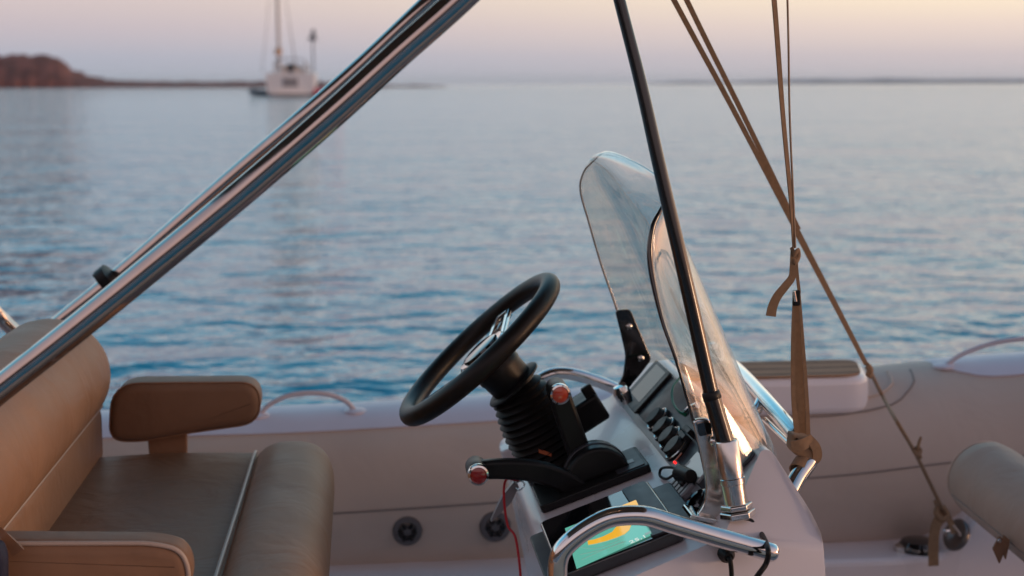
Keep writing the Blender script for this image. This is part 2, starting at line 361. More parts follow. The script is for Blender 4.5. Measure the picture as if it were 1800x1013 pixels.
# ------------------------------------------------------------------ land
def land(name, ctrl, y0, depth, m, label, cat, seed=0, step=1.2, rough=1.0, zs=1.0):
    """ridge: ctrl = [(px, height m)], heightfield standing in the sea at distance y0"""
    bm = bmesh.new(); xs = []; x0 = ctrl[0][0]; x1 = ctrl[-1][0]; n = int((x1 - x0) / step) + 1
    NY = 22; grid = []
    for i in range(n):
        x = x0 + (x1 - x0) * i / (n - 1)
        for j in range(len(ctrl) - 1):
            if ctrl[j][0] <= x <= ctrl[j + 1][0]:
                t = (x - ctrl[j][0]) / (ctrl[j + 1][0] - ctrl[j][0]); h = ctrl[j][1] * (1 - t) + ctrl[j + 1][1] * t; break
        row = []
        for k in range(NY):
            v = k / (NY - 1); prof = min(1, (v / .28)) ** .8 if v < .28 else (1 - max(0, (v - .6) / .4) ** 2)
            nn = noise.fractal(Vector((x * .06 + seed, v * 3, seed)), 1.0, 2.0, 5)
            z = (h * prof * (1 + .05 * nn * rough) + nn * .35 * rough * zs) - .4 * (1 - prof)
            if k in (0, NY - 1): z = -1.0
            p = atY(x, 148, y0); row.append(bm.verts.new((p.x * (1 + v * depth / y0), y0 + v * depth + nn * 3, z * zs)))
        grid.append(row)
    for i in range(n - 1):
        for k in range(NY - 1): bm.faces.new((grid[i][k], grid[i + 1][k], grid[i + 1][k + 1], grid[i][k + 1]))
    return tag(obj(name, bm, m, smooth=False), label, cat, kind='structure')
rock = mat('red_rock', (.20, .075, .055), .95, noise_s=.12, noise_a=.45, detail=8, bump_s=.5, bump=1, bump_d=1)
hazed_rock = mat('hazed_land', (.20, .21, .26), 1, noise_s=.01, noise_a=.3)  # pale blue of distance haze painted into the base colour
land('island', [(-260, 14), (-150, 15), (-60, 14.8), (0, 15.2), (40, 15.5), (80, 15.2), (105, 13.8), (118, 11), (128, 8.2), (150, 6.4), (175, 4.6), (200, 3.4), (240, 3.1), (320, 2.7), (420, 2.8), (520, 2.9), (600, 2.4), (660, 1.4), (700, .8), (740, .9), (785, .2)],
     640, 120, rock, 'low reddish rocky island with a flat topped mound', 'island', seed=3)
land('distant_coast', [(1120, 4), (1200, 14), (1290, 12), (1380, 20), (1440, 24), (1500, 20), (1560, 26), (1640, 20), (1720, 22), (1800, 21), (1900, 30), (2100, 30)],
     7000, 900, hazed_rock, 'strip of land along the horizon, coloured faint blue for haze', 'coast', seed=9, step=3, rough=.6)

# unseen hill added behind the camera to darken reflections in the polished steel
bm = bmesh.new(); gr = []
for i in range(90):
    az = radians(140 + i * 150 / 89); row = []
    for k in range(14):
        v = k / 13; r_ = 130 + v * 110; nn = noise.fractal(Vector((i * .13, v * 3, 5)), 1, 2, 4); e = sin(min(i, 89 - i) / 89 * pi) ** .5
        row.append(bm.verts.new((sin(az) * r_, cos(az) * r_, -1 if k in (0, 13) else e * (30 * sin(v * pi) ** .8 + nn * 4))))
    gr.append(row)
for i in range(89):
    for k in range(13): bm.faces.new((gr[i][k], gr[i + 1][k], gr[i + 1][k + 1], gr[i][k + 1]))
tag(obj('added_hill', bm, mat('added_hill_dark', (.085, .05, .04), .95, noise_s=.1, noise_a=.4, detail=8)), 'dark unseen hill added behind the camera for the steel reflections', 'added_hill', kind='structure')

# ------------------------------------------------------------------ sailing yacht, dinghies
M['yhull'] = mat('yacht_hull', (.86, .82, .79), .3, noise_s=1, noise_a=.03)
M['ycanvas'] = mat('yacht_canvas', (.17, .17, .19), .8)
M['yred'] = mat('dinghy_red', (.6, .03, .08), .5)
M['ydark'] = mat('dinghy_dark', (.03, .035, .05), .5)
M['yorange'] = mat('sail_cover', (.45, .24, .12), .8)
M['alu'] = mat('spar', (.35, .33, .33), .4, metal=.3)
def hull_mesh(c, ax, ln, beam, free, bow=.75, transom=.7, n=16, below=.3):
    ax = ax.normalized(); sd_ = Vector((-ax.y, ax.x, 0)); bm = bmesh.new(); rr = []
    for i in range(n + 1):
        t = i / n; x = (t - .5) * ln
        wd = beam / 2 * (transom + (1 - transom) * sin(min(t / .45, 1) * pi / 2)) * (1 if t < .45 else max(1 - ((t - .45) / .55) ** 2.2, .03))
        h = free * (1 + .22 * t * t * bow)
        ring = []
        for k, (a, z) in enumerate([(1, 1), (.985, .6), (.93, .15), (.78, -.05), (.4, -below), (-.4, -below), (-.78, -.05), (-.93, .15), (-.985, .6), (-1, 1), (-.55, 1.03), (.55, 1.03)]):
            ring.append(c + ax * (x + (0.25 * free * z if t > .95 else 0)) + sd_ * (wd * a) + U * (h * z if z > 0 else z))
        rr.append(ring)
    rings(bm, rr); return bm, sd_
YC = atY(516, 170, 150); YC.z = 0
yax = Vector((-.10, 1, 0))
yt = thing('sailing_yacht', YC, 'white sailing yacht moored off the island with its sails down', 'yacht')
bm, ysd = hull_mesh(YC, yax, 11.5, 5.0, 2.35, transom=.97); obj('hull', bm, M['yhull'], yt)
yx = yax.normalized()
cb = prism([YC + yx * a + ysd * b + U * 2.4 for a, b in ((-2.8, 1.15), (2.6, .9), (3.3, .4), (3.3, -.4), (2.6, -.9), (-2.8, -1.15))], U * .65); obj('cabin', cb, M['yhull'], yt, smooth=False)
obj('window', box(YC + yx * 0 + ysd * 0 + U * 2.75, yx, ysd, U, 4.6, 2.21, .22), M['ydark'], yt, smooth=False)
bim = bmesh.new(); rings(bim, [[YC + yx * x + ysd * (1.55 * sin(a)) + U * (3.55 + .35 * cos(a)) for a in [-1.4 + k * 2.8 / 10 for k in range(11)]] + [YC + yx * x + ysd * (1.5 * sin(a)) + U * (3.5 + .33 * cos(a)) for a in [1.4 - k * 2.8 / 10 for k in range(11)]] for x in (-5.2, -4.2, -3.0)]); obj('bimini', bim, M['ycanvas'], yt)
for a_, b_ in ((-5.2, 1.5), (-5.2, -1.5), (-3.0, 1.5), (-3.0, -1.5)): obj('bimini_post', tube([YC + yx * a_ + ysd * b_ + U * 2.3, YC + yx * a_ + ysd * b_ + U * 3.6], .05, 6, smooth=False), M['alu'], yt)
hd = bmesh.new(); rings(hd, [[YC + yx * x + ysd * (1.2 * cos(a)) + U * (2.4 + h * sin(a)) for a in [k * pi / 8 for k in range(9)]] for x, h in ((-2.4, 1.0), (-1.9, .9), (-1.4, .5))], cap=True); obj('sprayhood', hd, M['alu'], yt)
obj('transom_step', box(YC - yx * 5.95 + U * .35, yx, ysd, U, .5, 3.0, .12), M['yhull'], yt, bevel=.03)
obj('transom_locker', box(YC - yx * 5.78 + U * 1.45, yx, ysd, U, .06, 1.5, .9), M['alu'], yt, bevel=.02)
obj('boot_stripe', box(YC - yx * 5.76 + U * .22, yx, ysd, U, .04, 4.6, .16), M['ydark'], yt)
obj('helm_pod', box(YC - yx * 4.3 + U * 2.75, yx, ysd, U, .5, .6, .9), M['ydark'], yt, bevel=.05)
MB_ = atY(491, 120, 152); MB_.z = 2.8
obj('mast', tube([MB_, MB_ + U * 8 + Vector((-.03, 0, 0)), MB_ + U * 15.5], .17, 10), M['alu'], yt)
obj('boom', tube([MB_ + U * 1.5, MB_ + U * 1.45 - yx * 4.6], .09, 8, smooth=False), M['alu'], yt)
obj('sail_cover', tube([MB_ + U * 1.75 - yx * .1, MB_ + U * 1.9 - yx * .7, MB_ + U * 1.68 - yx * 2.2, MB_ + U * 1.6 - yx * 4], [.1, .42, .3, .16], 10), M['yorange'], yt)
rp = YC - yx * 4.9 + ysd * -1.2
rp = atY(551, 130, 146); rp.z = 2.2
rd = tube([rp, rp + U * 4.2], .08, 8, smooth=False); obj('radar_pole', rd, M['ycanvas'], yt)
obj('radar', lathe(rp + U * 3.4, U, [(0, .2), (.05, .42), (.35, .42), (.5, .2)], 14), M['ycanvas'], yt)
obj('wind_turbine', lathe(rp + U * 4.2 + ysd * -.3, ysd, [(0, .05), (.1, .4), (.2, .42), (.5, .08)], 14), M['ycanvas'], yt)
for s_ in (1, -1):
    obj('shroud', tube([MB_ + ysd * (1.8 * s_) - U * .3, MB_ + U * 14.5], .035, 5, smooth=False), M['alu'], yt)
obj('forestay', tube([YC + yx * 5.9 + U * 2.8, MB_ + U * 15], .04, 5, smooth=False), M['alu'], yt)
rail = bmesh.new()
for s_ in (1, -1):
    tube([YC + yx * x + ysd * (s_ * y) + U * z for x, y, z in ((-5.5, 1.6, 3.1), (-2, 1.8, 3.15), (2, 1.7, 3.25), (5.4, .3, 3.5))], .03, 5, bm=rail)
    for x, y in ((-5.4, 1.6), (-3, 1.75), (-.5, 1.8), (2, 1.6), (4, 1.0)): tube([YC + yx * x + ysd * (s_ * y) + U * 2.35, YC + yx * x + ysd * (s_ * y) + U * 3.18], .03, 5, bm=rail, smooth=False)
obj('guard_rail', rail, M['alu'], yt)
def dinghy(name, px, y, ln, m, label, d, rr_=.28):
    c = atY(px, 160, y); c.z = .0; t = thing(name, c, label, 'dinghy'); ax = Vector(d).normalized(); sd_ = Vector((-ax.y, ax.x, 0))
    pts = [c + ax * a * ln + sd_ * b * ln + U * z for a, b, z in ((-.5, .26, .3), (.1, .28, .32), (.38, .18, .42), (.5, 0, .5), (.38, -.18, .42), (.1, -.28, .32), (-.5, -.26, .3))]
    obj('tube', tube(pts, rr_, 10, roundcap=True), m, t); obj('floor', box(c + U * .2 - ax * .05 * ln, ax, sd_, U, ln * .85, ln * .5, .08), M['ydark'], t)
    obj('outboard_motor', box(c - ax * ln * .52 + U * .55, ax, sd_, U, .35, .3, .7, taper=.7), M['ydark'], t, bevel=.05)
dinghy('rubber_dinghy', 569, 146, 3.6, M['yred'], 'red rubber dinghy tied behind the white yacht', (.9, -.5, 0), .55)
dinghy('rubber_dinghy', 463, 160, 3.0, M['ydark'], 'dark dinghy floating left of the white yacht', (-.8, .3, 0), .3)

# ------------------------------------------------------------------ inflatable boat
boat = thing('inflatable_boat', B(.3, 2.3, 0), 'beige inflatable motor boat with white trim and teak step', 'motor boat')
def tube_path():
    pts = []
    for i in range(60):
        f = -1.6 + i * .075
        k = max(0, f - 1.15); l = 3.24 - (k ** 2) * .40; u = .235 + .045 * max(0, f + .2) ** 1.3 * .85 + k * .05
        pts.append(B(f, l, u))
    return pts
TP = tube_path(); TR = .225
TF = []
for i, p in enumerate(TP):
    t = (TP[min(i + 1, 59)] - TP[max(i - 1, 0)]).normalized(); s_ = Vector((t.y, -t.x, 0)).normalized(); TF.append((t, s_, s_.cross(t)))   # s_: inboard, third: up
def on_tube(i, ang, dr=0):      # ang: 0 inboard, 90 deg top
    t, s_, n = TF[min(int(i), 59)]; i2 = min(int(i) + 1, 59); p = TP[int(i)].lerp(TP[i2], i - int(i)); a = radians(ang)
    return p + (s_ * cos(a) + n * abs(1) * sin(a)) * (TR + dr)
for k, (t, s_, n) in enumerate(TF):
    if n.z < 0: TF[k] = (t, s_, -n)
bm = bmesh.new(); rings(bm, [[on_tube(i, j * 7.5) for j in range(48)] for i in range(60)]); obj('side_tube', bm, M['hypalon'], boat)
def tube_band(i0, i1, a0, a1, dr, name, m, rend=False, parent=boat, na=10, roundr=2.2):
    bm = bmesh.new(); rr = []
    ni = int((i1 - i0) * 2)
    for k in range(ni + 1):
        i = i0 + (i1 - i0) * k / ni; q = 1
        e0 = (i - i0) / roundr; e1 = (i1 - i) / roundr; A0 = a0
        if rend and e0 < 1: A0 = a0 + (a1 - a0) * .75 * (1 - sqrt(max(0, 1 - (1 - e0) ** 2)))
        if rend and e1 < 1 and rend == 2: A0 = a0 + (a1 - a0) * .75 * (1 - sqrt(max(0, 1 - (1 - e1) ** 2)))
        rr.append([on_tube(i, A0 + (a1 - A0) * j / na, dr) for j in range(na + 1)] + [on_tube(i, A0 + (a1 - A0) * j / na, -.01) for j in range(na, -1, -1)])
    rings(bm, rr); return obj(name, bm, m, parent)
tube_band(0, 30, 60, 130, .004, 'top_strip', M['strip'])
tube_band(39.2, 58.9, 62, 130, .005, 'top_strip', M['strip'], rend=1)
# seams along the tube: thin overlapping tapes
def seam(pts, r=.0022): return tube(pts, r, 6, n=2)
bm = seam([on_tube(i, 10, .0005) for i in range(0, 58, 2)]); seam_o = obj('seam', bm, M['seam'], boat)
bm = seam([on_tube(i, 46, .0005) for i in range(26, 37)] + [on_tube(37.6, 49, .0005), on_tube(38.3, 56, .0005), on_tube(38.7, 66, .0005), on_tube(38.8, 80, .0005)]); obj('seam', bm, M['seam'], boat)
bm = tube([on_tube(i, 55, .001) for i in range(26, 37)] + [on_tube(37.3, 58, .001), on_tube(37.9, 66, .001), on_tube(38.1, 80, .001)], .004, 6, n=2); obj('seam', bm, M['hypalon'], boat)
# rope handles on top of the tube
def handle(i0, i1, h, name='grab_handle'):
    a = on_tube(i0, 80); b = on_tube(i1, 80); up = U * h
    pts = [a, a + (b - a) * .12 + up * .55, a + (b - a) * .35 + up, a + (b - a) * .65 + up, a + (b - a) * .88 + up * .6, b]
    o = obj(name, tube(pts, .0060, 10), M['gel_matt'], boat)
    for p in (a, b): obj('patch', lathe(p - U * .004, U, [(0, .028), (.006, .028), (.010, .02)], 20), M['strip'], o)
handle(18.1, 21.1, .045); handle(39.9, 44.5, .05)
# valves
def valve(px, py, l, r):
    c = at(px, py, l); ax = -L + U * .15
    o = obj('air_valve', lathe(c + L * .02, ax, [(0, r), (.026, r), (.032, r * .93), (.034, r * .62), (.026, r * .55), (.028, r * .30), (.034, r * .28), (.036, .001)], 28), M['valve'], boat)
    for k in range(6):
        a = k * pi / 3; d = (F * cos(a) + U * sin(a)); obj('rib', box(c + d * r * .45 + ax.normalized() * .012, d, ax, d.cross(ax), r * .36, .012, .008), M['black'], o, bevel=.002)
valve(716, 935, 3.02, .033); valve(870, 927, 3.02, .035)
# the near side tube, below the frame
bm = bmesh.new(); nr_ = []
for i in range(60):
    c = TP[i]; c2 = c - L * (2 * (c.dot(L) - 2.16)); t = (TP[min(i + 1, 59)] - TP[max(i - 1, 0)]); t = (t - L * 2 * t.dot(L)).normalized(); s_ = Vector((t.y, -t.x, 0)).normalized(); n_ = s_.cross(t)
    nr_.append([c2 + (s_ * cos(j * pi / 12) + n_ * sin(j * pi / 12)) * TR for j in range(24)])
rings(bm, nr_); obj('side_tube', bm, M['hypalon'], boat)
# white step with teak on the bow side
stp = [at(1150, 642, 3.30), at(1500, 633, 3.30), at(1545, 660, 3.14), at(1150, 668, 3.14)]
zt = at(1450, 655, 3.14).z
def Lp(p): return Vector(p)
def Lset(p, l): p = Vector(p); return p - L * (p.dot(L) - l)
def G(px, l, z):  # pixel column at level z
    d = ray(px, 500); p = at(px, 500, l); return Vector((p.x, p.y, z))
top = [G(1170, 3.08, zt), G(1535, 3.08, zt), G(1520, 3.27, zt), G(1170, 3.27, zt)]
rt_ = roundpoly([p for p in top], .06); cc_ = sum(rt_, Vector()) / len(rt_)
bm = bmesh.new(); rings(bm, [[cc_ + (p - cc_) * k + U * h for p in rt_] for k, h in ((1.05, -.088), (1.02, -.07), (1, 0))])
st_o = obj('bow_step', bm, M['gelcoat'], boat, bevel=.018)
c0 = sum(top, Vector()) / 4 - F * .012
bm = prism(roundpoly([c0 + (p - c0) * .93 + U * .001 for p in top], .05), U * .004); obj('teak_pad', bm, M['teak'], st_o)
# floor and inner liner
bm = prism([B(-1.6, 1.3, .06), B(1.6, 1.3, .06), B(2.1, 2.4, .06), B(1.5, 3.0, .06), B(-1.6, 3.12, .06)], U * .03); obj('deck', bm, M['deck'], boat, smooth=False)
bm = prism([B(-1.6, 2.86, .09), B(.62, 2.86, .09), B(.62, 3.1, .09), B(-1.6, 3.1, .09)], U * .065); obj('liner', bm, M['gelcoat'], boat, bevel=.012)
# bow liner: a ledge that steps up towards the bow
zl = at(1520, 958, 3.03).z
LL = 2.93
pr = [B(.55, LL, .06), Lp(B(.55, LL, zl))] + [at(x, y, LL) for x, y in ((1560, 984), (1662, 978), (1730, 903), (1800, 868), (1900, 850), (2050, 845))] + [B(2.2, LL, .06)]
pr[1].z = at(1480, 982, LL).z
bm = prism(roundpoly([Lset(p, LL) for p in pr], [0, 0, .02, .035, .03, .03, .03, 0, 0], 5), L * .30); obj('bow_liner', bm, M['gelcoat'], boat, bevel=.014)
# pop-up lamp, cleat on the ledge
c = at(1614, 966, 2.985)
lp = obj('deck_lamp', lathe(c - U * .002, U, [(0, .045), (.012, .045), (.018, .040), (.024, .036), (.028, .02)], 28), M['gloss'], boat)
obj('collar', lathe(c + F * -.035 - U * .002, U, [(0, .02), (.012, .02), (.016, .012)], 20), M['steel'], lp)
c = at(1680, 940, 2.93); ax = (U * .42 - F * .85 - L * .22).normalized()
cl = obj('cleat', lathe(c - ax * .006, ax, [(0, .036), (.006, .037), (.010, .034), (.011, .02), (.006, .012)], 28), mat('dull_steel', (.20, .18, .17), .3, metal=1), boat)
obj('eye', tube([c + ax * .004 + F * .018, c + ax * .022 + F * .012, c + ax * .026, c + ax * .022 - F * .012, c + ax * .004 - F * .018], .0035, 8), M['chrome'], cl)

# ------------------------------------------------------------------ steering console
con = thing('steering_console', B(.45, 2.2, .09), 'white boat steering console with black wheel and clear windscreen', 'console')
P1 = Pl(at(1230, 950, 1.80), 20)        # dashboard
a0, _ = P1.st(1245, 915); hinge = P1.pt(a0, 0)
hf, hu = hinge.dot(F), hinge.z
P2 = Pl(hinge, 48)                      # upper switch panel
LN, LF = 1.65, 2.64
cp = lambda f, u: F * f + L * LN + U * u
rg = P2.pt(.122, 0)
prof = [cp(.34, .09), cp(.262, hu - .125), cp(.246, hu - (hf - .246) * math.tan(radians(20))), cp(hf, hu), cp(rg.dot(F), rg.z), cp(rg.dot(F) + .014, rg.z - .002), cp(.603, .612), cp(.612, .09)]
bm = prism(roundpoly(prof, [.0, .03, .03, .01, .012, .012, .03, 0], 5), L * (LF - LN))
for v in bm.verts:
    if v.co.dot(L) < 2.2: v.co += L * ((v.co.z - .09) * .25)
bm.verts.ensure_lookup_table()
nearv = [v for v in bm.verts if v.co.dot(L) < 2.2]
def nearest(f, u): return min(nearv, key=lambda v: (v.co.dot(F) - f) ** 2 + (v.co.z - u) ** 2)
va, vb = nearest(hf - .012, hu - .004), nearest(.604, .575)
bmesh.ops.connect_verts(bm, verts=[va, vb])
zlim = hu + .002
for v in nearv:
    if v.co.z > zlim - .02 and v.co.dot(F) > hf - .01: v.co += L * min(1.0, max(0, (v.co.z - zlim) / (rg.z - zlim))) * .085
def side_edge(e):
    d = (e.verts[0].co - e.verts[1].co); 
    if abs(d.normalized().dot(L)) > .5: return False
    return (e.verts[0].co.z + e.verts[1].co.z) / 2 > .095 
bev_sides(bm, .045, 8, side_edge)
obj('body', bm, M['gelcoat'], con)

# --- chart plotter
pc = [P1.px(x, y) for x, y in ((958, 945), (1145, 865), (1218, 944), (1000, 1019))]
s0, t0 = P1.st(1145, 865); s1, t1 = P1.st(1212, 947); s2, t2 = P1.st(958, 945)
SA, SB = s2, s0                       # aft, fore
TA, TB = t1 - .005, t0 + .0           # near, far
def prect(P, a0_, a1_, b0, b1, h0, h1, r=.006, bm=None):
    return prism(roundpoly([P.pt(a0_, b0, h0), P.pt(a1_, b0, h0), P.pt(a1_, b1, h0), P.pt(a0_, b1, h0)], r, 4), P.n * (h1 - h0), bm)
plo = obj('chart_plotter', prect(P1, SA, SB, TA, TB, .001, .020, .012), M['gloss'], con, bevel=.003)
obj('mount', prect(P1, SA - .022, SB + .03, TA + .03, TB - .02, .0005, .012, .01), M['grey'], plo, bevel=.002)
obj('bezel', prect(P1, SB - .042, SB - .004, TA + .006, TB - .004, .0185, .0225, .006), M['grey'], plo, bevel=.001)
HS = .0225
sc = [P1.px(x, y, HS) for x, y in ((993, 929), (1118, 879), (1146, 938), (1013, 998))]
def quadmesh(ps, th, n=P1.n): return prism(ps, n * th)
scr = obj('screen', quadmesh([p - P1.n * .002 for p in sc], .002), M['sea_chart'], plo, smooth=False)
ld = [(1036, 949), (1062, 938), (1082, 921), (1092, 905), (1100, 896), (1118, 880), (1132, 903), (1126, 912), (1108, 921), (1090, 931), (1072, 942), (1052, 955), (1034, 957)]
def scr_poly(pxs, m, h=.0006, name='chart_land'):
    return obj(name, prism([P1.px(x, y, HS + .0003) for x, y in pxs], P1.n * h), m, plo, smooth=False)
scr_poly([(1033, 951), (1045, 949), (1060, 944), (1076, 936), (1084, 926), (1092, 905), (1110, 903), (1110, 922), (1106, 932), (1098, 939), (1084, 945), (1066, 951), (1046, 956), (1034, 958)], M['land_chart'])
for k_, (xa, ya, xb, yb, xc, yc) in enumerate([(1020, 975, 1060, 966, 1100, 952), (1018, 962, 1050, 964, 1090, 950), (1022, 984, 1060, 967, 1096, 952), (1112, 900, 1120, 915, 1134, 920), (1004, 945, 1018, 938, 1030, 925), (1046, 925, 1060, 915, 1078, 905)]):
    obj('chart_line', tube([P1.px(xa, ya, HS + .0004), P1.px(xb, yb, HS + .0004), P1.px(xc, yc, HS + .0004)], .00035, 5), M['chart_grey'], plo)
scr_poly([(1094, 889), (1118, 879.5), (1122, 888), (1098, 894)], M['land_chart'])
scr_poly([(1134, 942), (1145, 937), (1143.5, 934), (1133, 938.5)], M['chart_grey'], name='button')
def text(s, P, a, b, h, size, rotd, m, name, parent, th=.0003):
    cu = bpy.data.curves.new(name, 'FONT'); cu.body = s; cu.size = size; cu.extrude = th
    to = bpy.data.objects.new(name + '_tmp', cu); COL.objects.link(to)
    bpy.context.view_layer.update()
    me = bpy.data.meshes.new_from_object(to.evaluated_get(bpy.context.evaluated_depsgraph_get()))
    bpy.data.objects.remove(to)
    o = bpy.data.objects.new(name, me); COL.objects.link(o); me.materials.clear(); me.materials.append(m)
    ex = P.e * cos(radians(rotd)) + L * sin(radians(rotd)); ey = P.n.cross(ex)
    Mx = Matrix((ex, ey, P.n)).transposed().to_4x4(); Mx.translation = P.pt(a, b, h) - world_loc(parent)
    me.transform(Mx); o.parent = parent; return o
tq = P1.px(1108, 957, HS) - P1.p0; ta, tb = tq.dot(P1.e), tq.dot(L)
text('25.1', P1, ta, tb, HS + .0008, .015, 3, M['chart_white'], 'depth_reading', plo)

# --- engine throttle
def mesh_join(*bms):
    b0 = bms[0]
    for b in bms[1:]:
        me = bpy.data.meshes.new('t'); b.to_mesh(me); b0.from_mesh(me); bpy.data.meshes.remove(me); b.free()
    return b0
q = [P1.st(*xy) for xy in ((955, 895), (1125, 796), (1143, 832), (962, 906))]
fa0, fa1 = q[0][0] - .004, q[1][0] - .003; fb0, fb1 = q[2][1], q[1][1]
th_o = obj('throttle_control', prect(P1, fa0, fa1, fb0, fb1 - .0, .001, .014, .008), M['black'], con, bevel=.002)
obj('label_plate', prect(P1, fa1 - .052, fa1 - .006, fb0 + .008, fb1 - .008, .013, .0155, .003), M['grey'], th_o, bevel=.0005)
obj('sticker', prect(P1, fa1 - .034, fa1 - .018, fb0 + .035, fb0 + .052, .0152, .0162, .001), M['greyl'], th_o)
ca = (fa0 + fa1) / 2 + .012; cb_ = (fb0 + fb1) / 2
hub = P1.pt(ca, cb_, .004)
dome = []
for k in range(17):
    a = k * pi / 16; dome.append(hub + P1.e * cos(a) * .052 + P1.n * (sin(a) * .050 + .008))
bm = pillow(dome, L * .058, .006, 4); bmesh.ops.translate(bm, verts=bm.verts, vec=-L * .029); obj('binnacle', bm, M['black'], th_o)
dome2 = [hub + P1.e * cos(k * pi / 16) * .054 + P1.n * (sin(k * pi / 16) * .052 + .008) for k in range(17)]
bm = pillow(dome2, L * .012, .002, 2); bmesh.ops.translate(bm, verts=bm.verts, vec=-L * .004); obj('ring', bm, M['grey'], th_o)
def lever(path, lw, knob_px, lk, kr, capm, th=.026):
    P = catmull(path, 5); rr = []; m = len(P)
    for i, p in enumerate(P):
        t = (P[min(i + 1, m - 1)] - P[max(i - 1, 0)]).normalized(); s_ = t.cross(L).normalized(); wd = lw[0] + (lw[1] - lw[0]) * i / (m - 1)
        ring = [p + s_ * wd / 2 * a + L * th / 2 * b for a, b in ((1, -.6), (1, .6), (.75, 1), (-.75, 1), (-1, .6), (-1, -.6), (-.75, -1), (.75, -1))]
        rr.append(ring)
    bm = bmesh.new(); rings(bm, rr); lo = obj('lever', bm, M['black'], th_o, bevel=.002)
    c = P[0]
    obj('knob', lathe(c + L * .030, -L, [(0, kr * .8), (.006, kr), (.052, kr), (.058, kr * .95)], 28), M['black'], th_o)
    obj('trim_ring', lathe(c - L * .024, -L, [(0, kr * 1.02), (.006, kr * 1.03), (.010, kr * .97), (.011, kr * .80), (.0095, kr * .78)], 32), M['chrome'], th_o)
    obj('cap', lathe(c - L * .030, -L, [(0, kr * .79), (.0035, kr * .78), (.0055, kr * .55), (.006, .001)], 28), capm, th_o)
lv = hub.dot(L)
lever([at(980, 686, lv + .02), at(1000, 745, lv + .02), at(1020, 800, lv + .02), at(1042, 850, lv + .02)], (.036, .040), None, 0, .0165, mat('glossy_red', (.55, .07, .03), .1, coat=1))
lever([at(838, 826, lv - .03), at(885, 824, lv - .03), at(940, 828, lv - .03), at(985, 843, lv - .025), at(1020, 866, lv - .02)], (.029, .040), None, 0, .0165, M['red'], th=.022)

# --- steering wheel, column, bellows
wl = 2.30; wa = at(706, 739, wl); wb = at(979, 486, wl)
wc = (wa + wb) / 2; e1 = (wb - wa).normalized(); wn = -(e1.cross(L)).normalized()
if wn.z < 0: wn = -wn
WR = (wb - wa).length / 2 - .017
col_ax = -wn
colo = obj('steering_column', lathe(wc + col_ax * .030, col_ax, [(0, .036), (.004, .040), (.020, .041), (.024, .039), (.052, .038), (.056, .036), (.08, .034)], 32), M['black'], con)
WL = (L - wn * .028).normalized(); wn0 = wn; wn = (e1.cross(WL) * -1).normalized(); wn = wn if wn.z > 0 else -wn    # the wheel is tilted slightly on its column
rimb = bmesh.new(); rr = []
for i in range(72):
    a = i * 2 * pi / 72; d = e1 * cos(a) + WL * sin(a); c = wc + d * WR
    rr.append([c + d * .0168 * cos(b) + wn * .0165 * sin(b) for b in [k * 2 * pi / 20 for k in range(20)]])
rings(rimb, rr, close=True)
who = obj('steering_wheel', rimb, M['rimleather'], con)
obj('hub', lathe(wc - wn * .034, wn, [(0, .040), (.004, .052), (.014, .056), (.018, .055), (.024, .050), (.030, .045), (.031, .001)], 40), M['chrome'], who)
obj('horn_cap', lathe(wc - wn * .004, wn, [(0, .036), (.004, .035), (.006, .028), (.0065, .001)], 32), M['gloss'], who)
for ad_ in (62, 182, 302):
    a = radians(ad_); d = e1 * cos(a) + WL * sin(a); s_ = wn.cross(d).normalized(); bm = bmesh.new()
    for sg in (1, -1):   # two bars that run from hub to rim, joined at the rim: a slotted spoke
        rr = []
        for t in [k / 8 for k in range(9)]:
            r_ = .044 + (WR - .012 - .044) * t; off = sg * (.019 - .006 * t); z = -.018 + .016 * t
            c = wc + d * r_ + s_ * off + wn * z
            rr.append([c + s_ * .0045 + wn * .003, c - s_ * .0045 + wn * .003, c - s_ * .0045 - wn * .004, c + s_ * .0045 - wn * .004])
        rings(bm, rr)
    for t in (0.0, .88):
        r_ = .044 + (WR - .012 - .044) * t + .006; z = -.018 + .016 * t
        box(wc + d * r_ + wn * (z - .0005), d, s_, wn, .016, (.038 - .012 * t), .0065, bm)
    obj('spoke', bm, M['chrome'], who, bevel=.0015)
    obj('spoke_insert', box(wc + d * (.044 + (WR - .056) * .5) - wn * .014, d, s_, wn + d * -.12, (WR - .075), .022, .003), M['gloss'], who)
wn = wn0
# tilt collar flange and bellows
fl_c = wc + col_ax * .080
obj('flange', lathe(fl_c, col_ax, [(0, .038), (.001, .050), (.003, .0525), (.006, .052), (.009, .040)], 32), M['black'], colo)
b0_ = at(908, 684, wl); b1_ = at(972, 802, wl); b_ax = (b1_ - b0_).normalized(); bln = (b1_ - b0_).length
bel = []; nb = 11
for k in range(nb * 6 + 1):
    t = k / (nb * 6); bel.append((bln * t, .043 + .016 * sin(min(t * 1.5, 1) * pi / 2) - .004 * t + .0032 * cos(k * 2 * pi / 6)))
obj('bellows', lathe(b0_, b_ax, [(-.012, .030), (-.004, .040)] + bel + [(bln + .006, .03)], 36), M['rubber'], colo)
obj('pedestal', lathe(b1_ - b_ax * .004, b_ax, [(0, .050), (.003, .056), (.012, .058), (.06, .058)], 32), M['black'], colo)
obj('pedestal_mark', box(at(958, 796, wl - .056), F * .9 - U * .3, U, L, .022, .006, .004), M['orange'], colo)
sw = at(1012, 732, 2.34)
b2 = obj('side_switch', box(at(1030, 722, 2.38), F * .8 + U * .5, L, -F * .5 + U * .8, .06, .07, .05), M['black'], con, bevel=.006)
obj('rocker', box(at(1035, 690, 2.36), F * .5 + U * -.8, L, F * .8 + U * .5, .026, .012, .02), M['black'], b2, bevel=.003)

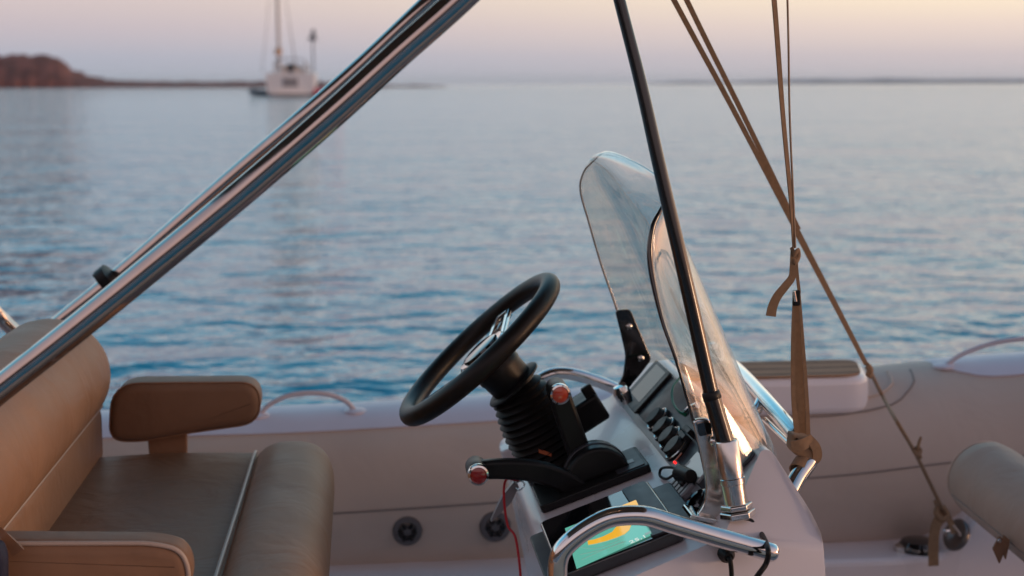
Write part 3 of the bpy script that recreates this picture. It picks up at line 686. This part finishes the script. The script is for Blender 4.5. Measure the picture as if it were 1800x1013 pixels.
# --- upper switch panel (dark), instruments, switches
pa0, pa1 = .008, .112; 
pb0 = 1.885 - hinge.dot(L) ; pb1 = P2.st(1103, 700)[1]
swp = obj('switch_panel', prect(P2, pa0, pa1, pb0, pb1, .0005, .006, .01), M['grey'], con, bevel=.0015)
obj('panel_edge', prect(P2, pa0, pa0 + .014, pb0 + .01, pb1 - .01, .0055, .009, .002), M['greyl'], swp, bevel=.001)
# far end: engine display with glass
obj('engine_display', prect(P2, pa0 + .010, pa1 + .002, pb1 - .135, pb1 - .012, .005, .012, .006), M['black'], swp, bevel=.002)
obj('display_glass', prect(P2, pa0 + .030, pa1 - .004, pb1 - .115, pb1 - .034, .0115, .0124, .003), mat('display_glass', (.008, .008, .010), .12, spec=.35), swp)
obj('button', prect(P2, pa0 + .013, pa0 + .027, pb1 - .06, pb1 - .025, .0118, .0135, .002), M['greyl'], swp, bevel=.0005)
# four round rotary switches in a row
for k, (x, y) in enumerate(((1165, 745), (1177, 762), (1188, 779), (1199, 797))):
    a_, b_ = P2.st(x, y); c = P2.pt(a_, b_ + 0.0, .006); k_ax = P2.n
    so_ = obj('rotary_switch', lathe(c, k_ax, [(0, .023), (.004, .024), (.007, .023), (.009, .0185), (.016, .018), (.018, .016), (.0185, .001)], 32), M['black'], swp)
    obj('ring', lathe(c + k_ax * .006, k_ax, [(0, .0225), (.002, .0232), (.0032, .0215), (.0022, .0195)], 32), M['steel'], so_)
a_, b_ = P2.st(1187, 812)
for k in range(5): obj('rocker_switch', box(P2.pt(a_ + .004 + k * .0115, b_ + .008, .012), P2.e, L, P2.n,   .009, .034, .016), M['black'], swp, bevel=.0012)
c = P2.px(1185, 812, .022); obj('warning_lamp', lathe(c - P2.n * .004, P2.n, [(0, .002), (.004, .002), (.005, .001)], 12), M['led'], swp)
c = P2.px(1190, 806, .02); obj('rocker_mark', box(c, P2.e, L, P2.n, .022, .004, .001), M['orange'], swp)
a_, b_ = P2.st(1205, 868)
lv_ = obj('vent_block', box(P2.pt(a_, b_, .010), P2.e, L, P2.n, .040, .070, .012), M['greyl'], swp, bevel=.003)
for k in range(4): obj('slot', box(P2.pt(a_, b_ - .024 + k * .016, .0163), P2.e, L, P2.n, .034, .003, .001), M['black'], lv_)
obj('socket', lathe(P2.px(1232, 888, .006), P2.n, [(0, .022), (.010, .022), (.013, .018), (.012, .014), (.004, .013)], 24), M['gloss'], swp)
a_, b_ = P2.st(1225, 838); obj('fuse_cover', box(P2.pt(a_ + .012, b_, .008), P2.e, L, P2.n, .034, .085, .006), mat('pale_plastic', (.35, .40, .42), .15, coat=.6), swp, bevel=.002)
# plug and cable lying on the switch panel
pk = bmesh.new(); tube([P2.px(1195, 832, .022), P2.px(1215, 838, .022)], [.013, .010], 14, smooth=False, bm=pk)
cord_o = obj('power_plug', pk, M['black'], swp, bevel=.002)
obj('cable', tube([P2.px(1196, 828, .02), P2.px(1180, 822, .024), P2.px(1163, 824, .016), P2.px(1160, 836, .012), P2.px(1172, 842, .014), P2.px(1188, 832, .02)], .0022, 8), M['rubber'], cord_o)
obj('plug_foot', box(P2.px(1206, 846, .014), P2.e, L, P2.n, .02, .02, .016), M['black'], cord_o, bevel=.003)
obj('green_wire', tube([P2.px(1196, 663, .02), P2.px(1183, 680, .03), P2.px(1182, 704, .03), P2.px(1192, 722, .026), P2.px(1206, 731, .016)], .0021, 8), M['green'], swp)
obj('cable_clamp', tube([P2.px(1204, 727, .016), P2.px(1214, 718, .02), P2.px(1226, 712, .02)], .006, 10), M['chrome'], swp)

# --- windscreen: curved acrylic sheet, far wing > corner > front > corner > near wing
rows = [  # bottom to top, each: (px, py, l) across five columns
    [(1112, 645, 2.46), (1192, 634, 2.44), (1285, 700, 2.18), (1363, 806, 1.93), (1250, 858, 1.86)],
    [(1084, 545, 2.45), (1160, 540, 2.44), (1225, 610, 2.20), (1318, 700, 1.95), (1195, 655, 1.85)],
    [(1058, 470, 2.44), (1125, 462, 2.43), (1180, 510, 2.20), (1272, 590, 1.965), (1163, 560, 1.87)],
    [(1036, 395, 2.42), (1090, 385, 2.42), (1145, 415, 2.20), (1225, 480, 1.98), (1143, 465, 1.89)],
    [(1020, 335, 2.40), (1050, 308, 2.39), (1105, 338, 2.19), (1183, 385, 1.99), (1146, 405, 1.90)],
    [(1026, 303, 2.385), (1047, 278, 2.36), (1103, 296, 2.19), (1170, 345, 2.00), (1160, 372, 1.91)],
    [(1040, 286, 2.37), (1066, 268, 2.34), (1112, 283, 2.19), (1163, 316, 2.02), (1170, 352, 1.93)],
]
G5 = [[at(*p) for p in r] for r in rows]
fine = []
cols = [catmull([G5[i][j] for i in range(7)], 6) for j in range(5)]
for i in range(len(cols[0])): fine.append(catmull([cols[j][i] for j in range(5)], 9))
bm = bmesh.new(); V = [[bm.verts.new(p) for p in r] for r in fine]
for i in range(len(V) - 1):
    for j in range(len(V[0]) - 1): bm.faces.new((V[i][j], V[i][j + 1], V[i + 1][j + 1], V[i + 1][j]))
wso = obj('windscreen', bm, M['acrylic'], con)
sm_ = wso.modifiers.new('sol', 'SOLIDIFY'); sm_.thickness = .005; sm_.offset = 0
obj('edge', tube([r[-1] for r in fine], [.0020, .0022, .0028, .0042, .0042, .0030, .0015], 10, smooth=False), M['darkedge'], wso)
obj('edge', tube([r[0] for r in fine], .0016, 8, smooth=False), M['glintedge'], wso)
obj('edge', tube(fine[-1], .0013, 8, smooth=False), M['glintedge'], wso)
# brackets
def plate(pxs, l, th, name, m, parent, r=.008, bevel=.002):
    ring = roundpoly([at(x, y, l) for x, y in pxs], r, 4); return obj(name, prism(ring, L * th), m, parent, bevel=bevel)
brf = plate([(1081, 546), (1108, 543), (1146, 632), (1128, 656), (1108, 680), (1098, 695), (1080, 692), (1096, 660), (1100, 625), (1090, 580)], 2.435, .008, 'bracket', M['gloss'], con)
for x, y in ((1105, 574), (1126, 630)): obj('bolt', lathe(at(x, y, 2.434), -L, [(0, .0065), (.003, .006), (.005, .003), (.0052, .001)], 14), M['steel'], brf)
obj('foot', lathe(at(1093, 690, 2.43), P1.n, [(-.02, .014), (0, .016), (.012, .012), (.014, .001)], 18), M['chrome'], brf)
brn = plate([(1217, 738), (1250, 735), (1259, 800), (1272, 860), (1283, 905), (1268, 920), (1222, 912), (1240, 885), (1242, 850), (1232, 800)], 1.842, .010, 'bracket', M['steel'], con, r=.01)
obj('web', prism(roundpoly([at(x, y, 1.842) for x, y in ((1254, 770), (1262, 770), (1290, 905), (1276, 912))], .002), L * -.022), M['chrome'], brn, bevel=.002)
obj('pad', prism(roundpoly([at(x, y, 1.841) for x, y in ((1224, 744), (1248, 741), (1251, 762), (1228, 767))], .004), L * -.003), M['gloss'], brn)
obj('bolt', lathe(at(1257, 776, 1.838), -L, [(0, .008), (.004, .0075), (.007, .004), (.0072, .001)], 16), M['steel'], brn)
obj('bolt', lathe(at(1274, 853, 1.832), -L, [(0, .006), (.004, .0055), (.006, .003), (.0062, .001)], 16), M['steel'], brn)
obj('foot_plate', prism(roundpoly([at(x, y, 1.83) for x, y in ((1216, 905), (1272, 917), (1268, 924), (1212, 912))], .002), L * .05), M['chrome'], brn, bevel=.001)

# --- hand rails
def nr(x, y, l=1.72): return at(x, y, l)
rail_px = [(1000, 1120), (984, 1050), (980, 1005), (985, 975), (1003, 952), (1035, 928), (1070, 911), (1105, 906), (1140, 908), (1180, 920), (1250, 941), (1310, 958), (1358, 972)]
obj('hand_rail', tube([nr(*p) for p in rail_px], .0127, 24, n=6, roundcap=True), M['chrome'], con)
rl = con.children[-1]
obj('rail_mount', tube([nr(1278, 950), nr(1282, 952, 1.79)], .011, 16, smooth=False), M['chrome'], rl)
hr = [B(nr(*p).dot(F), 2.66, nr(*p).z) for p in rail_px]
dz = at(1020, 660, 2.66) - B(nr(1105, 906).dot(F), 2.66, nr(1105, 906).z)
farp = [at(x, y, 2.64) for x, y in ((930, 760), (932, 700), (945, 672), (966, 659), (990, 656), (1020, 661), (1060, 674), (1096, 690))]
obj('hand_rail', tube(farp, .0115, 20, n=6, roundcap=True), M['chrome'], con)
fr_px = [(1388, 866, 1.88), (1402, 840, 1.90), (1424, 806, 1.925), (1416, 785, 1.955), (1396, 762, 1.985), (1350, 708, 2.13), (1310, 664, 2.30), (1286, 642, 2.42), (1272, 640, 2.47), (1262, 655, 2.5), (1262, 690, 2.5)]
fo = obj('hand_rail', tube([at(*p) for p in fr_px], .0125, 24, n=6), M['chrome'], con)
obj('stay', tube([at(1340, 700, 2.16), at(1328, 722, 2.13), at(1306, 728, 2.13)], .009, 14, n=4), M['chrome'], fo)
obj('lower_bar', tube([at(1344, 738, 2.12), at(1372, 765, 2.04), at(1404, 795, 1.95)], .0045, 12, n=4), M['chrome'], fo)
# cable gland under the rail
g_ = at(1277, 975, 1.762); gl_o = obj('cable_gland', lathe(g_ + L * .006, -L, [(0, .011), (.008, .011), (.012, .008), (.018, .006)], 20), M['rubber'], con)
obj('cable', tube([g_ - L * .01, at(1284, 988, 1.745), at(1286, 1015, 1.745), at(1285, 1060, 1.75)], .0032, 10), M['rubber'], gl_o)
# small white ignition housing at the far aft corner, with lens label
kb = obj('key_switch', prect(P1, P1.st(884, 806)[0], P1.st(932, 790)[0], P1.st(884, 806)[1] - .02, P1.st(884, 806)[1] + .03, -.01, .018, .012), M['gelcoat'], con, bevel=.004)
a_, b_ = P1.st(905, 792); obj('label', prect(P1, a_ - .004, a_ + .024, b_ - .012, b_ + .006, .0178, .0188, .002), M['greyl'], kb)
a_, b_ = P1.st(934, 806); obj('key_tag', box(P1.pt(a_, b_, .022), P1.e, L, P1.n, .014, .01, .006), M['orange'], kb, bevel=.001)
kn_ = obj('kill_switch', box(P1.px(945, 842, .02), P1.e, L, P1.n, .018, .02, .05), M['black'], con, bevel=.003)

# ------------------------------------------------------------------ kill cord
kc = thing('kill_cord', at(900, 860, 2.2), 'red coiled cord with a grey clip hanging off the dash', 'safety cord')
ring = [at(903, 848, 2.2), at(913, 855, 2.2), at(898, 885, 2.2), at(862, 920, 2.2), at(868, 905, 2.2), at(884, 872, 2.2)]
obj('clip', prism(roundpoly(ring, .004), L * .012), M['greyl'], kc, bevel=.002)
obj('cord', tube([at(912, 846, 2.21), at(892, 842, 2.2), at(886, 858, 2.2), at(887, 890, 2.2), at(893, 925, 2.2), at(906, 945, 2.18), at(914, 1000, 2.15), at(916, 1050, 2.15)], .0021, 8), M['redcord'], kc)
obj('ring', tube([at(906, 850, 2.19), at(916, 846, 2.19), at(922, 852, 2.19), at(914, 862, 2.19), at(906, 858, 2.19)], .0012, 6, close=False), M['chrome'], kc)

# ------------------------------------------------------------------ antenna
an = thing('radio_antenna', at(1298, 905, 1.80), 'tall black radio antenna in a steel socket beside the windscreen', 'antenna')
AL = 1.80
p_n = at(1297, 905, AL); p_s = at(1279, 790, AL + .01); ax = (p_s - p_n).normalized()
obj('lock_nut', lathe(p_n - ax * .004, ax, [(0, .022), (.001, .0245), (.009, .0245), (.010, .022)], 6), M['steel'], an, smooth=False, bevel=.0015)
obj('lock_nut', lathe(p_n + ax * .0075, ax, [(0, .020), (.001, .022), (.007, .022), (.008, .019)], 6), M['steel'], an, smooth=False, bevel=.0015)
sl_o = obj('socket', lathe(p_n + ax * .012, ax, [(0, .0160), (.030, .0160), (.031, .0172), (.038, .0172), (.039, .0160), (.088, .0160), (.0895, .0150)], 32), M['steel'], an)
a1 = at(1279, 790, AL + .01); a2 = at(1252, 700, AL + .02)
obj('base_sleeve', tube([a1 - ax * .004, a2], [.0125, .0118], 24, smooth=False), M['fibre'], an)
obj('collar', lathe(a2 - (a2 - a1).normalized() * .002, (a2 - a1), [(0, .0120), (.001, .0126), (.010, .0122), (.012, .0105)], 28), M['black'], an)
wp = [a2, at(1207, 500, AL + .03), at(1163, 310, AL + .05), at(1127, 150, AL + .07), at(1085, -15, AL + .09)]
wp.append(wp[-1] + (wp[-1] - wp[-2]).normalized() * .42)
obj('whip', tube(wp, [.0104, .0074], 20, n=6), M['fibre'], an)
obj('cable', tube([p_n - ax * .004 + L * .004, at(1322, 918, AL), at(1338, 938, AL - .01), at(1350, 965, AL - .11), at(1347, 990, AL - .11), at(1330, 1015, AL - .11), at(1310, 1050, AL - .06)], .0036, 10), M['rubber'], an)

# ------------------------------------------------------------------ helm seat
seat = thing('helm_seat', B(-.4, 2.1, .09), 'tan leather helm seat with padded armrests and rolled front edge', 'boat seat')
def Lset(p, l): p = Vector(p); return p - L * (p.dot(L) - l)
# backrest: roll on top, flat lower panel, running across the boat
SF = 2.66; SN = 1.55
bc = at(89, 660, SF - .06); R_ = .107
ringp = [Lset(bc, SN) + F * cos(a) * R_ + U * sin(a) * R_ * .98 for a in [k * 2 * pi / 40 for k in range(40)]]
br = pillow(ringp, L * (SF - SN), .07, 7); obj('backrest', br, M['leather'], seat)
bk = seat.children[-1]
lowp = [at(176, 716, 2.6), at(180, 815, 2.6), at(120, 830, 2.6), at(60, 700, 2.6)]
lowp = [Lset(p, SN) for p in lowp]
obj('lower_pad', pillow(roundpoly(lowp, .02, 5), L * (SF - .03 - SN), .02, 4), M['leather'], bk)
obj('piping', tube([Lset(at(173, 718, 2.6), SF - .04) + F * .002, Lset(at(173, 718, 2.6), SN) + F * .002], .0035, 8, smooth=False), M['piping'], bk)
# cushion
zc = at(300, 800, 2.58).z
f0 = at(160, 802, 2.58).dot(F); f1 = at(446, 802, 2.58).dot(F); f2 = at(580, 830, 2.55).dot(F)
cr = [B(f0 - .05, 1.5, zc - .10), B(f1 + .01, 1.5, zc - .10), B(f1 + .01, 1.5, zc - .002), B((f0 + f1) / 2, 1.5, zc + .004), B(f0 - .05, 1.5, zc - .004)]
obj('seat_cushion', pillow(roundpoly(cr, [.02, .01, .012, .2, .01], 5), L * (2.60 - 1.5), .018, 5), M['leather_side'], seat)
cu_ = seat.children[-1]
rc = B((f1 + f2) / 2 + .002, 1.5, zc - .055); rw = (f2 - f1) / 2 + .006
ringp = []
for k in range(40):
    a = k * 2 * pi / 40; x, z = cos(a), sin(a); p_ = 2.6
    q_ = (abs(x) ** p_ + abs(z) ** p_) ** (-1 / p_); ringp.append(rc + F * x * q_ * rw + U * z * q_ * .083)
obj('front_bolster', pillow(ringp, L * (2.585 - 1.5), .045, 7), M['leather'], seat)
obj('piping', tube([B(f1 + .004, 2.575, zc - .02), B(f1 + .004, 2.56, zc + .004), B(f1 + .003, 2.2, zc + .009), B(f1, 1.85, zc + .008), B(f1, 1.52, zc + .006)], .0032, 8), M['piping'], cu_)
obj('seat_base', prism(roundpoly([B(f0 - .1, 1.56, .09), B(f2 - .03, 1.56, .09), B(f2 - .05, 1.56, zc - .1), B(f0 - .06, 1.56, zc - .1)], .02), L * .98), M['gelcoat'], seat, bevel=.01)
# armrests
def armrest(pxs, l, th, rr_, m):
    ring = roundpoly([at(x, y, l) for x, y in pxs], rr_, 6); bm = pillow(ring, L * th, .017, 6); o = obj('armrest', bm, m, seat); return o, ring
ar, ring = armrest([(194, 676), (456, 674), (457, 746), (330, 764), (250, 779), (190, 778)], 2.60, .088, [.052, .040, .044, .02, .03, .056], M['leather_side'])
def offset_ring(ring, d):
    c = sum(ring, Vector()) / len(ring); return [c + (p - c) * (1 - d / max((p - c).length, .01)) for p in ring]
obj('piping', tube([p + L * .010 for p in ring], .0016, 6, n=1, close=True), M['leather'], ar)
obj('bracket', prism([at(258, 760, 2.63), at(328, 756, 2.63), at(328, 803, 2.63), at(262, 803, 2.63)], L * .02), M['leather'], ar, bevel=.003)
ar2, ring2 = armrest([(-260, 1010), (-240, 958), (-190, 952), (20, 954), (270, 956), (322, 968), (338, 1010), (322, 1075), (240, 1100), (-150, 1120), (-240, 1090)], 1.70, .060, [.02, .03, .03, .0, .05, .04, .04, .04, .05, .05, .04], M['leather_side'])
obj('piping', tube([p + L * .0045 for p in offset_ring(ring2, .003)], .0030, 10, n=1, close=True), M['piping'], ar2)
obj('zip_pull', ribbon([at(-2, 930, 1.685), at(8, 942, 1.68), at(22, 958, 1.68), at(32, 972, 1.68)], [.006, .016], .003, side=F), M['tagleather'], ar2)
nv = thing('hanging_cloth', at(-10, 1005, 1.64), 'dark navy cloth hanging at the near seat arm', 'cloth')
obj('cloth', prism(roundpoly([at(x, y, 1.64) for x, y in ((-60, 960), (-3, 962), (5, 985), (6, 1060), (-60, 1060))], .006), L * .03), M['navy'], nv, bevel=.004)

# ------------------------------------------------------------------ bow bolster (padded roll at the bow seat)
bb = thing('bow_bolster', at(1760, 880, 2.5), 'beige padded roll cushion lying across the bow seat', 'cushion')
q0 = at(1728, 838, 2.62); q1 = at(1890, 962, 2.30); dd = (q1 - q0).normalized()
RB = .078
obj('roll', lathe(q0 - dd * .045, dd, [(0, .001), (.003, .025), (.012, .047), (.028, .065), (.05, .075), (.08, RB), (.6, RB), (.64, .07), (.67, .04), (.675, .001)], 40), mat('beige_vinyl', (.42, .30, .24), .55, spec=.25, soft=(10, .006), noise_s=7, noise_a=.06, bump_s=900, bump=.1), bb)
pa_ = Matrix.Rotation(0, 3, 'X'); u_ = (U - dd * U.dot(dd)).normalized(); v_2 = dd.cross(u_)
for off_, rr_2 in ((.008, .0695), ):
    obj('piping', tube([q0 - dd * .017 + dd * off_ + (u_ * cos(k * pi / 16) + v_2 * sin(k * pi / 16)) * (rr_2 + .001) for k in range(32)], .0022, 6, n=2, close=True), M['hypalon'], bb)
obj('seam', tube([q0 + dd * t_ + (u_ * cos(1.9) + v_2 * sin(1.9)) * .0785 for t_ in (.02, .2, .4)], .0014, 6), M['seam'], bb)
tg = [at(x, y, 2.36) for x, y in ((1757, 942), (1772, 955), (1757, 992), (1745, 965))]
tg_o = obj('tag', prism(roundpoly(tg, .003), L * .003), M['tagleather'], bb)
obj('rivet', lathe(at(1757, 951, 2.358), -L, [(0, .004), (.0015, .0035)], 12), M['chrome'], tg_o)
obj('loop', prism(roundpoly([at(x, y, 2.375) for x, y in ((1764, 940), (1776, 950), (1768, 985), (1761, 968))], .003), L * .004), M['leather_side'], bb)

# ------------------------------------------------------------------ canopy frame and cloth
cf = thing('canopy_frame', at(0, 700, 1.58), 'polished steel tube frame of the sun canopy crossing the left', 'canopy frame')
mp_ = [(-260, 895, 1.60), (-16, 697, 1.585), (133, 579, 1.58), (283, 457, 1.575), (433, 333, 1.57), (583, 203, 1.56), (700, 96, 1.555), (826, -17, 1.55)]
mpts = [at(*p) for p in mp_]; mpts += [mpts[-1] + (mpts[-1] - mpts[-2]) * 1.6 + U * .01, mpts[-1] + (mpts[-1] - mpts[-2]) * 3.2 + U * .02]
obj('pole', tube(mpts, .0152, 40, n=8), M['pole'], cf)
mb = [at(x, y, l) for x, y, l in ((-62, 712, 3.08), (40, 628, 3.03), (105, 571, 2.98), (240, 462, 2.95), (412, 313, 2.9), (511, 229, 2.87), (640, 116, 2.84), (754, 9, 2.8), (850, -80, 2.78), (1010, -240, 2.74))]
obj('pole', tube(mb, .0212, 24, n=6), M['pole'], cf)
cc = at(188, 490, 2.93)
obj('clip', lathe(cc - (mb[3] - mb[2]).normalized() * .012, (mb[3] - mb[2]), [(0, .020), (.001, .027), (.023, .027), (.024, .020)], 20), M['black'], cf)
clb = cf.children[-1]
obj('clip_tab', box(cc + at(176, 482, 2.93) - at(188, 490, 2.93), mb[3] - mb[2], L, (mb[3] - mb[2]).cross(L), .026, .02, .016), M['black'], clb, bevel=.002)
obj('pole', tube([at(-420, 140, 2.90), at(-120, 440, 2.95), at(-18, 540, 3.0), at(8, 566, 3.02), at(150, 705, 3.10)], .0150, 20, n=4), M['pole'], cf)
for k_, (pA, pB) in enumerate(((mb[0], mb[1]), (at(150, 705, 3.10), at(8, 566, 3.02)))):
    dv = (pB - pA).normalized(); obj('end_fitting', lathe(pA - dv * .02, dv, [(0, .010), (.004, .019), (.05, .019), (.054, .016)], 20), M['steel'], cf)
cz = 1.98
bmc = bmesh.new(); Vc = []
for i in range(25):
    r_ = []
    for j in range(17):
        f = -1.3 + i * 2.25 / 24; l = .55 + j * 2.65 / 16; z = cz + .10 * (1 - ((j - 8) / 8) ** 2) + .03 * sin(i / 24 * pi) + .006 * noise.noise(Vector((f * 3, l * 3, 0)))
        r_.append(bmc.verts.new(B(f, l, z)))
    Vc.append(r_)
for i in range(24):
    for j in range(16): bmc.faces.new((Vc[i][j], Vc[i + 1][j], Vc[i + 1][j + 1], Vc[i][j + 1]))
cv = obj('canopy_cloth', bmc, M['canvas'], cf); s2_ = cv.modifiers.new('s', 'SOLIDIFY'); s2_.thickness = .003

# ------------------------------------------------------------------ straps
sb = thing('tie_down_strap', at(1410, 800, 1.93), 'tan webbing strap knotted round the steel rail before the windscreen', 'strap')
SL = 1.93
k0 = at(1397, 432, SL)
t1_ = at(1360, -10, SL); t2_ = at(1384, -10, SL)
t1x = t1_ + (t1_ - k0).normalized() * .42; t2x = t2_ + (t2_ - k0).normalized() * .42
obj('webbing', ribbon([t1x, t1_, at(1376, 200, SL), at(1391, 360, SL), at(1396, 436, SL)], [.0100, .0062], .0016, side=F * .85 + L * .5), M['strap'], sb)
obj('webbing', ribbon([t2x, t2_, at(1388, 200, SL + .004), at(1395, 360, SL + .003), at(1398, 436, SL)], [.0065, .0062], .0016, side=F * .5 + L * .9), M['strap'], sb)
bm = tube([at(1392, 436, SL), at(1396, 448, SL - .006), at(1402, 440, SL - .004), at(1403, 452, SL), at(1397, 462, SL - .004), at(1393, 452, SL)], .0038, 10, n=4, flat=.7)
obj('knot', bm, M['strap'], sb)
obj('loose_end', ribbon([at(1395, 440, SL - .003), at(1394, 470, SL - .003), at(1392, 488, SL - .003), at(1380, 504, SL - .003), at(1366, 522, SL - .003), at(1358, 540, SL - .003), at(1355, 556, SL - .003)], [.0085, .0145], .0016, side='v'), M['strap'], sb)
obj('webbing', ribbon([at(1399, 448, SL + .002), at(1401, 480, SL + .002), at(1405, 515, SL + .002)], .0045, .0016, side=F), M['strap'], sb)
bk_ = obj('buckle', box(at(1400, 524, SL), F, U, L, .011, .022, .007), M['black'], sb, bevel=.002)
obj('pin', tube([at(1396, 512, SL - .005), at(1399, 530, SL - .005)], .0022, 8, smooth=False), M['steel'], bk_)
obj('webbing', ribbon([at(1396, 528, SL), at(1394, 600, SL), at(1395, 700, SL), at(1402, 770, SL)], [.0045, .008], .0016, side=F), M['strap'], sb)
obj('webbing', ribbon([at(1403, 530, SL + .006), at(1403, 600, SL + .006), at(1405, 700, SL + .006), at(1408, 775, SL + .006)], [.009, .019], .0016, side=F), M['strap'], sb)
obj('webbing', ribbon([at(1405, 520, SL - .002), at(1411, 600, SL - .002), at(1418, 700, SL - .002), at(1421, 775, SL - .002)], [.0038, .0065], .0018, side=F), M['strap'], sb)
def knotband(pts, w, th, name='knot'):
    return obj(name, ribbon(pts, w, th, side=U, n=6), M['strap'], sb)
# knot: two bands that wrap the rail and cross
cq = at(1415, 800, SL)
rail_d = (at(1424, 806, 1.925) - at(1396, 762, 1.985)).normalized()
def loop_ring(c, ax_, r, w, th, a0=0, a1=2 * pi, sk=0.0, name='knot'):
    ax_ = ax_.normalized(); a = (U - ax_ * U.dot(ax_)).normalized(); b = ax_.cross(a); bm = bmesh.new(); rr = []
    for k in range(25):
        t = a0 + (a1 - a0) * k / 24; d = a * cos(t) + b * sin(t); c2 = c + ax_ * sk * sin(t)
        rr.append([c2 + d * r + ax_ * w / 2, c2 + d * (r + th) + ax_ * w / 2, c2 + d * (r + th) - ax_ * w / 2, c2 + d * r - ax_ * w / 2])
    rings(bm, rr, close=abs(a1 - a0 - 2 * pi) < 1e-3); return obj(name, bm, M['strap'], sb, bevel=.0006)
loop_ring(at(1409, 822, 1.915), at(1402, 840, 1.90) - at(1424, 806, 1.925), .0132, .019, .002)
kb_ = pillow(roundpoly([at(x, y, SL - .02) for x, y in ((1394, 764), (1428, 770), (1443, 799), (1432, 812), (1400, 802), (1391, 792))], .004, 4), L * .03, .006, 4)
obj('knot', kb_, M['strap'], sb)
obj('knot_fold', ribbon([at(1392, 786, SL - .022), at(1410, 782, SL - .026), at(1428, 772, SL - .022)], .017, .002, side=U), M['strap'], sb)
obj('knot_fold', ribbon([at(1420, 770, SL - .02), at(1434, 786, SL - .024), at(1436, 806, SL - .020), at(1420, 818, SL - .014)], .013, .002, side=F), M['strap'], sb)

s2 = thing('bow_guy_strap', at(1655, 900, 2.7), 'long tan strap running diagonally down to the steel bow fitting', 'strap')
w0, w1 = at(1178, -12, 2.25), at(1201, -12, 2.25)
e0_ = at(1397, 400, 2.45)
obj('webbing', ribbon([w0 + (w0 - e0_).normalized() * .55, w0, at(1290, 195, 2.34), e0_], [.0086, .0086], .0018, side=F * .9 + U * .4), M['strap'], s2)
obj('webbing', ribbon([w1 + (w1 - e0_).normalized() * .55, w1, at(1303, 195, 2.35), at(1404, 404, 2.455)], [.0084, .0084], .0018, side=F * .9 + U * .4), M['strap'], s2)
obj('webbing', ribbon([e0_, at(1465, 530, 2.54), at(1522, 640, 2.60)], [.0115, .0085], .003, side=F * .9 + U * .4), M['strap'], s2)
obj('knot', tube([at(1525, 643, 2.60), at(1530, 652, 2.597), at(1526, 658, 2.60), at(1532, 662, 2.60)], [.007, .005], 8, n=3), M['strap'], s2)
obj('cord', tube([at(1524, 640, 2.60), at(1548, 690, 2.905), at(1577, 742, 2.745), at(1608, 795, 2.82), at(1635, 850, 2.87), at(1657, 895, 2.90)], .0042, 8), M['strap'], s2)
obj('knot', tube([at(1605, 790, 2.81), at(1613, 800, 2.80), at(1618, 792, 2.81), at(1611, 786, 2.81), at(1618, 806, 2.81)], .0045, 8, n=4), M['cord'], s2)
obj('loose_end', tube([at(1612, 795, 2.805), at(1615, 780, 2.805), at(1619, 768, 2.805)], [.004, .003], 8, n=3), M['strap'], s2)
obj('webbing', ribbon([at(1645, 878, 2.910), at(1652, 895, 2.907), at(1664, 905, 2.903), at(1672, 922, 2.895), at(1678, 938, 2.887)], .014, .002, side=F), M['strap'], s2)
obj('knot', tube([at(1650, 888, 2.905), at(1645, 902, 2.897), at(1655, 914, 2.895), at(1666, 905, 2.899), at(1657, 890, 2.905)], .006, 10, n=4), M['strap'], s2)
obj('loose_end', ribbon([at(1657, 905, 2.900), at(1645, 925, 2.890), at(1641, 955, 2.885), at(1641, 995, 2.883)], .023, .002, side=F), M['strap'], s2)
obj('twine', tube([at(1676, 924, 2.883), at(1684, 934, 2.880), at(1688, 942, 2.880)], .003, 8), M['piping'], s2)

# ------------------------------------------------------------------ sea haze
bm = bmesh.new(); bmesh.ops.create_cube(bm, size=1); bmesh.ops.scale(bm, vec=(33000, 33000, 71), verts=bm.verts); bmesh.ops.translate(bm, vec=(0, 0, 34.5), verts=bm.verts)
hm = bpy.data.materials.new('haze'); hm.use_nodes = True; t = hm.node_tree; t.nodes.clear(); o_ = N(t, 'ShaderNodeOutputMaterial'); v_ = N(t, 'ShaderNodeVolumePrincipled')
v_.inputs['Color'].default_value = (.96, 1, 1, 1); v_.inputs['Density'].default_value = 4e-5; v_.inputs['Anisotropy'].default_value = 0.2; t.links.new(v_.outputs[0], o_.inputs['Volume'])
tag(obj('haze', bm, hm, smooth=False), 'thin evening haze over the sea', 'haze', kind='stuff')
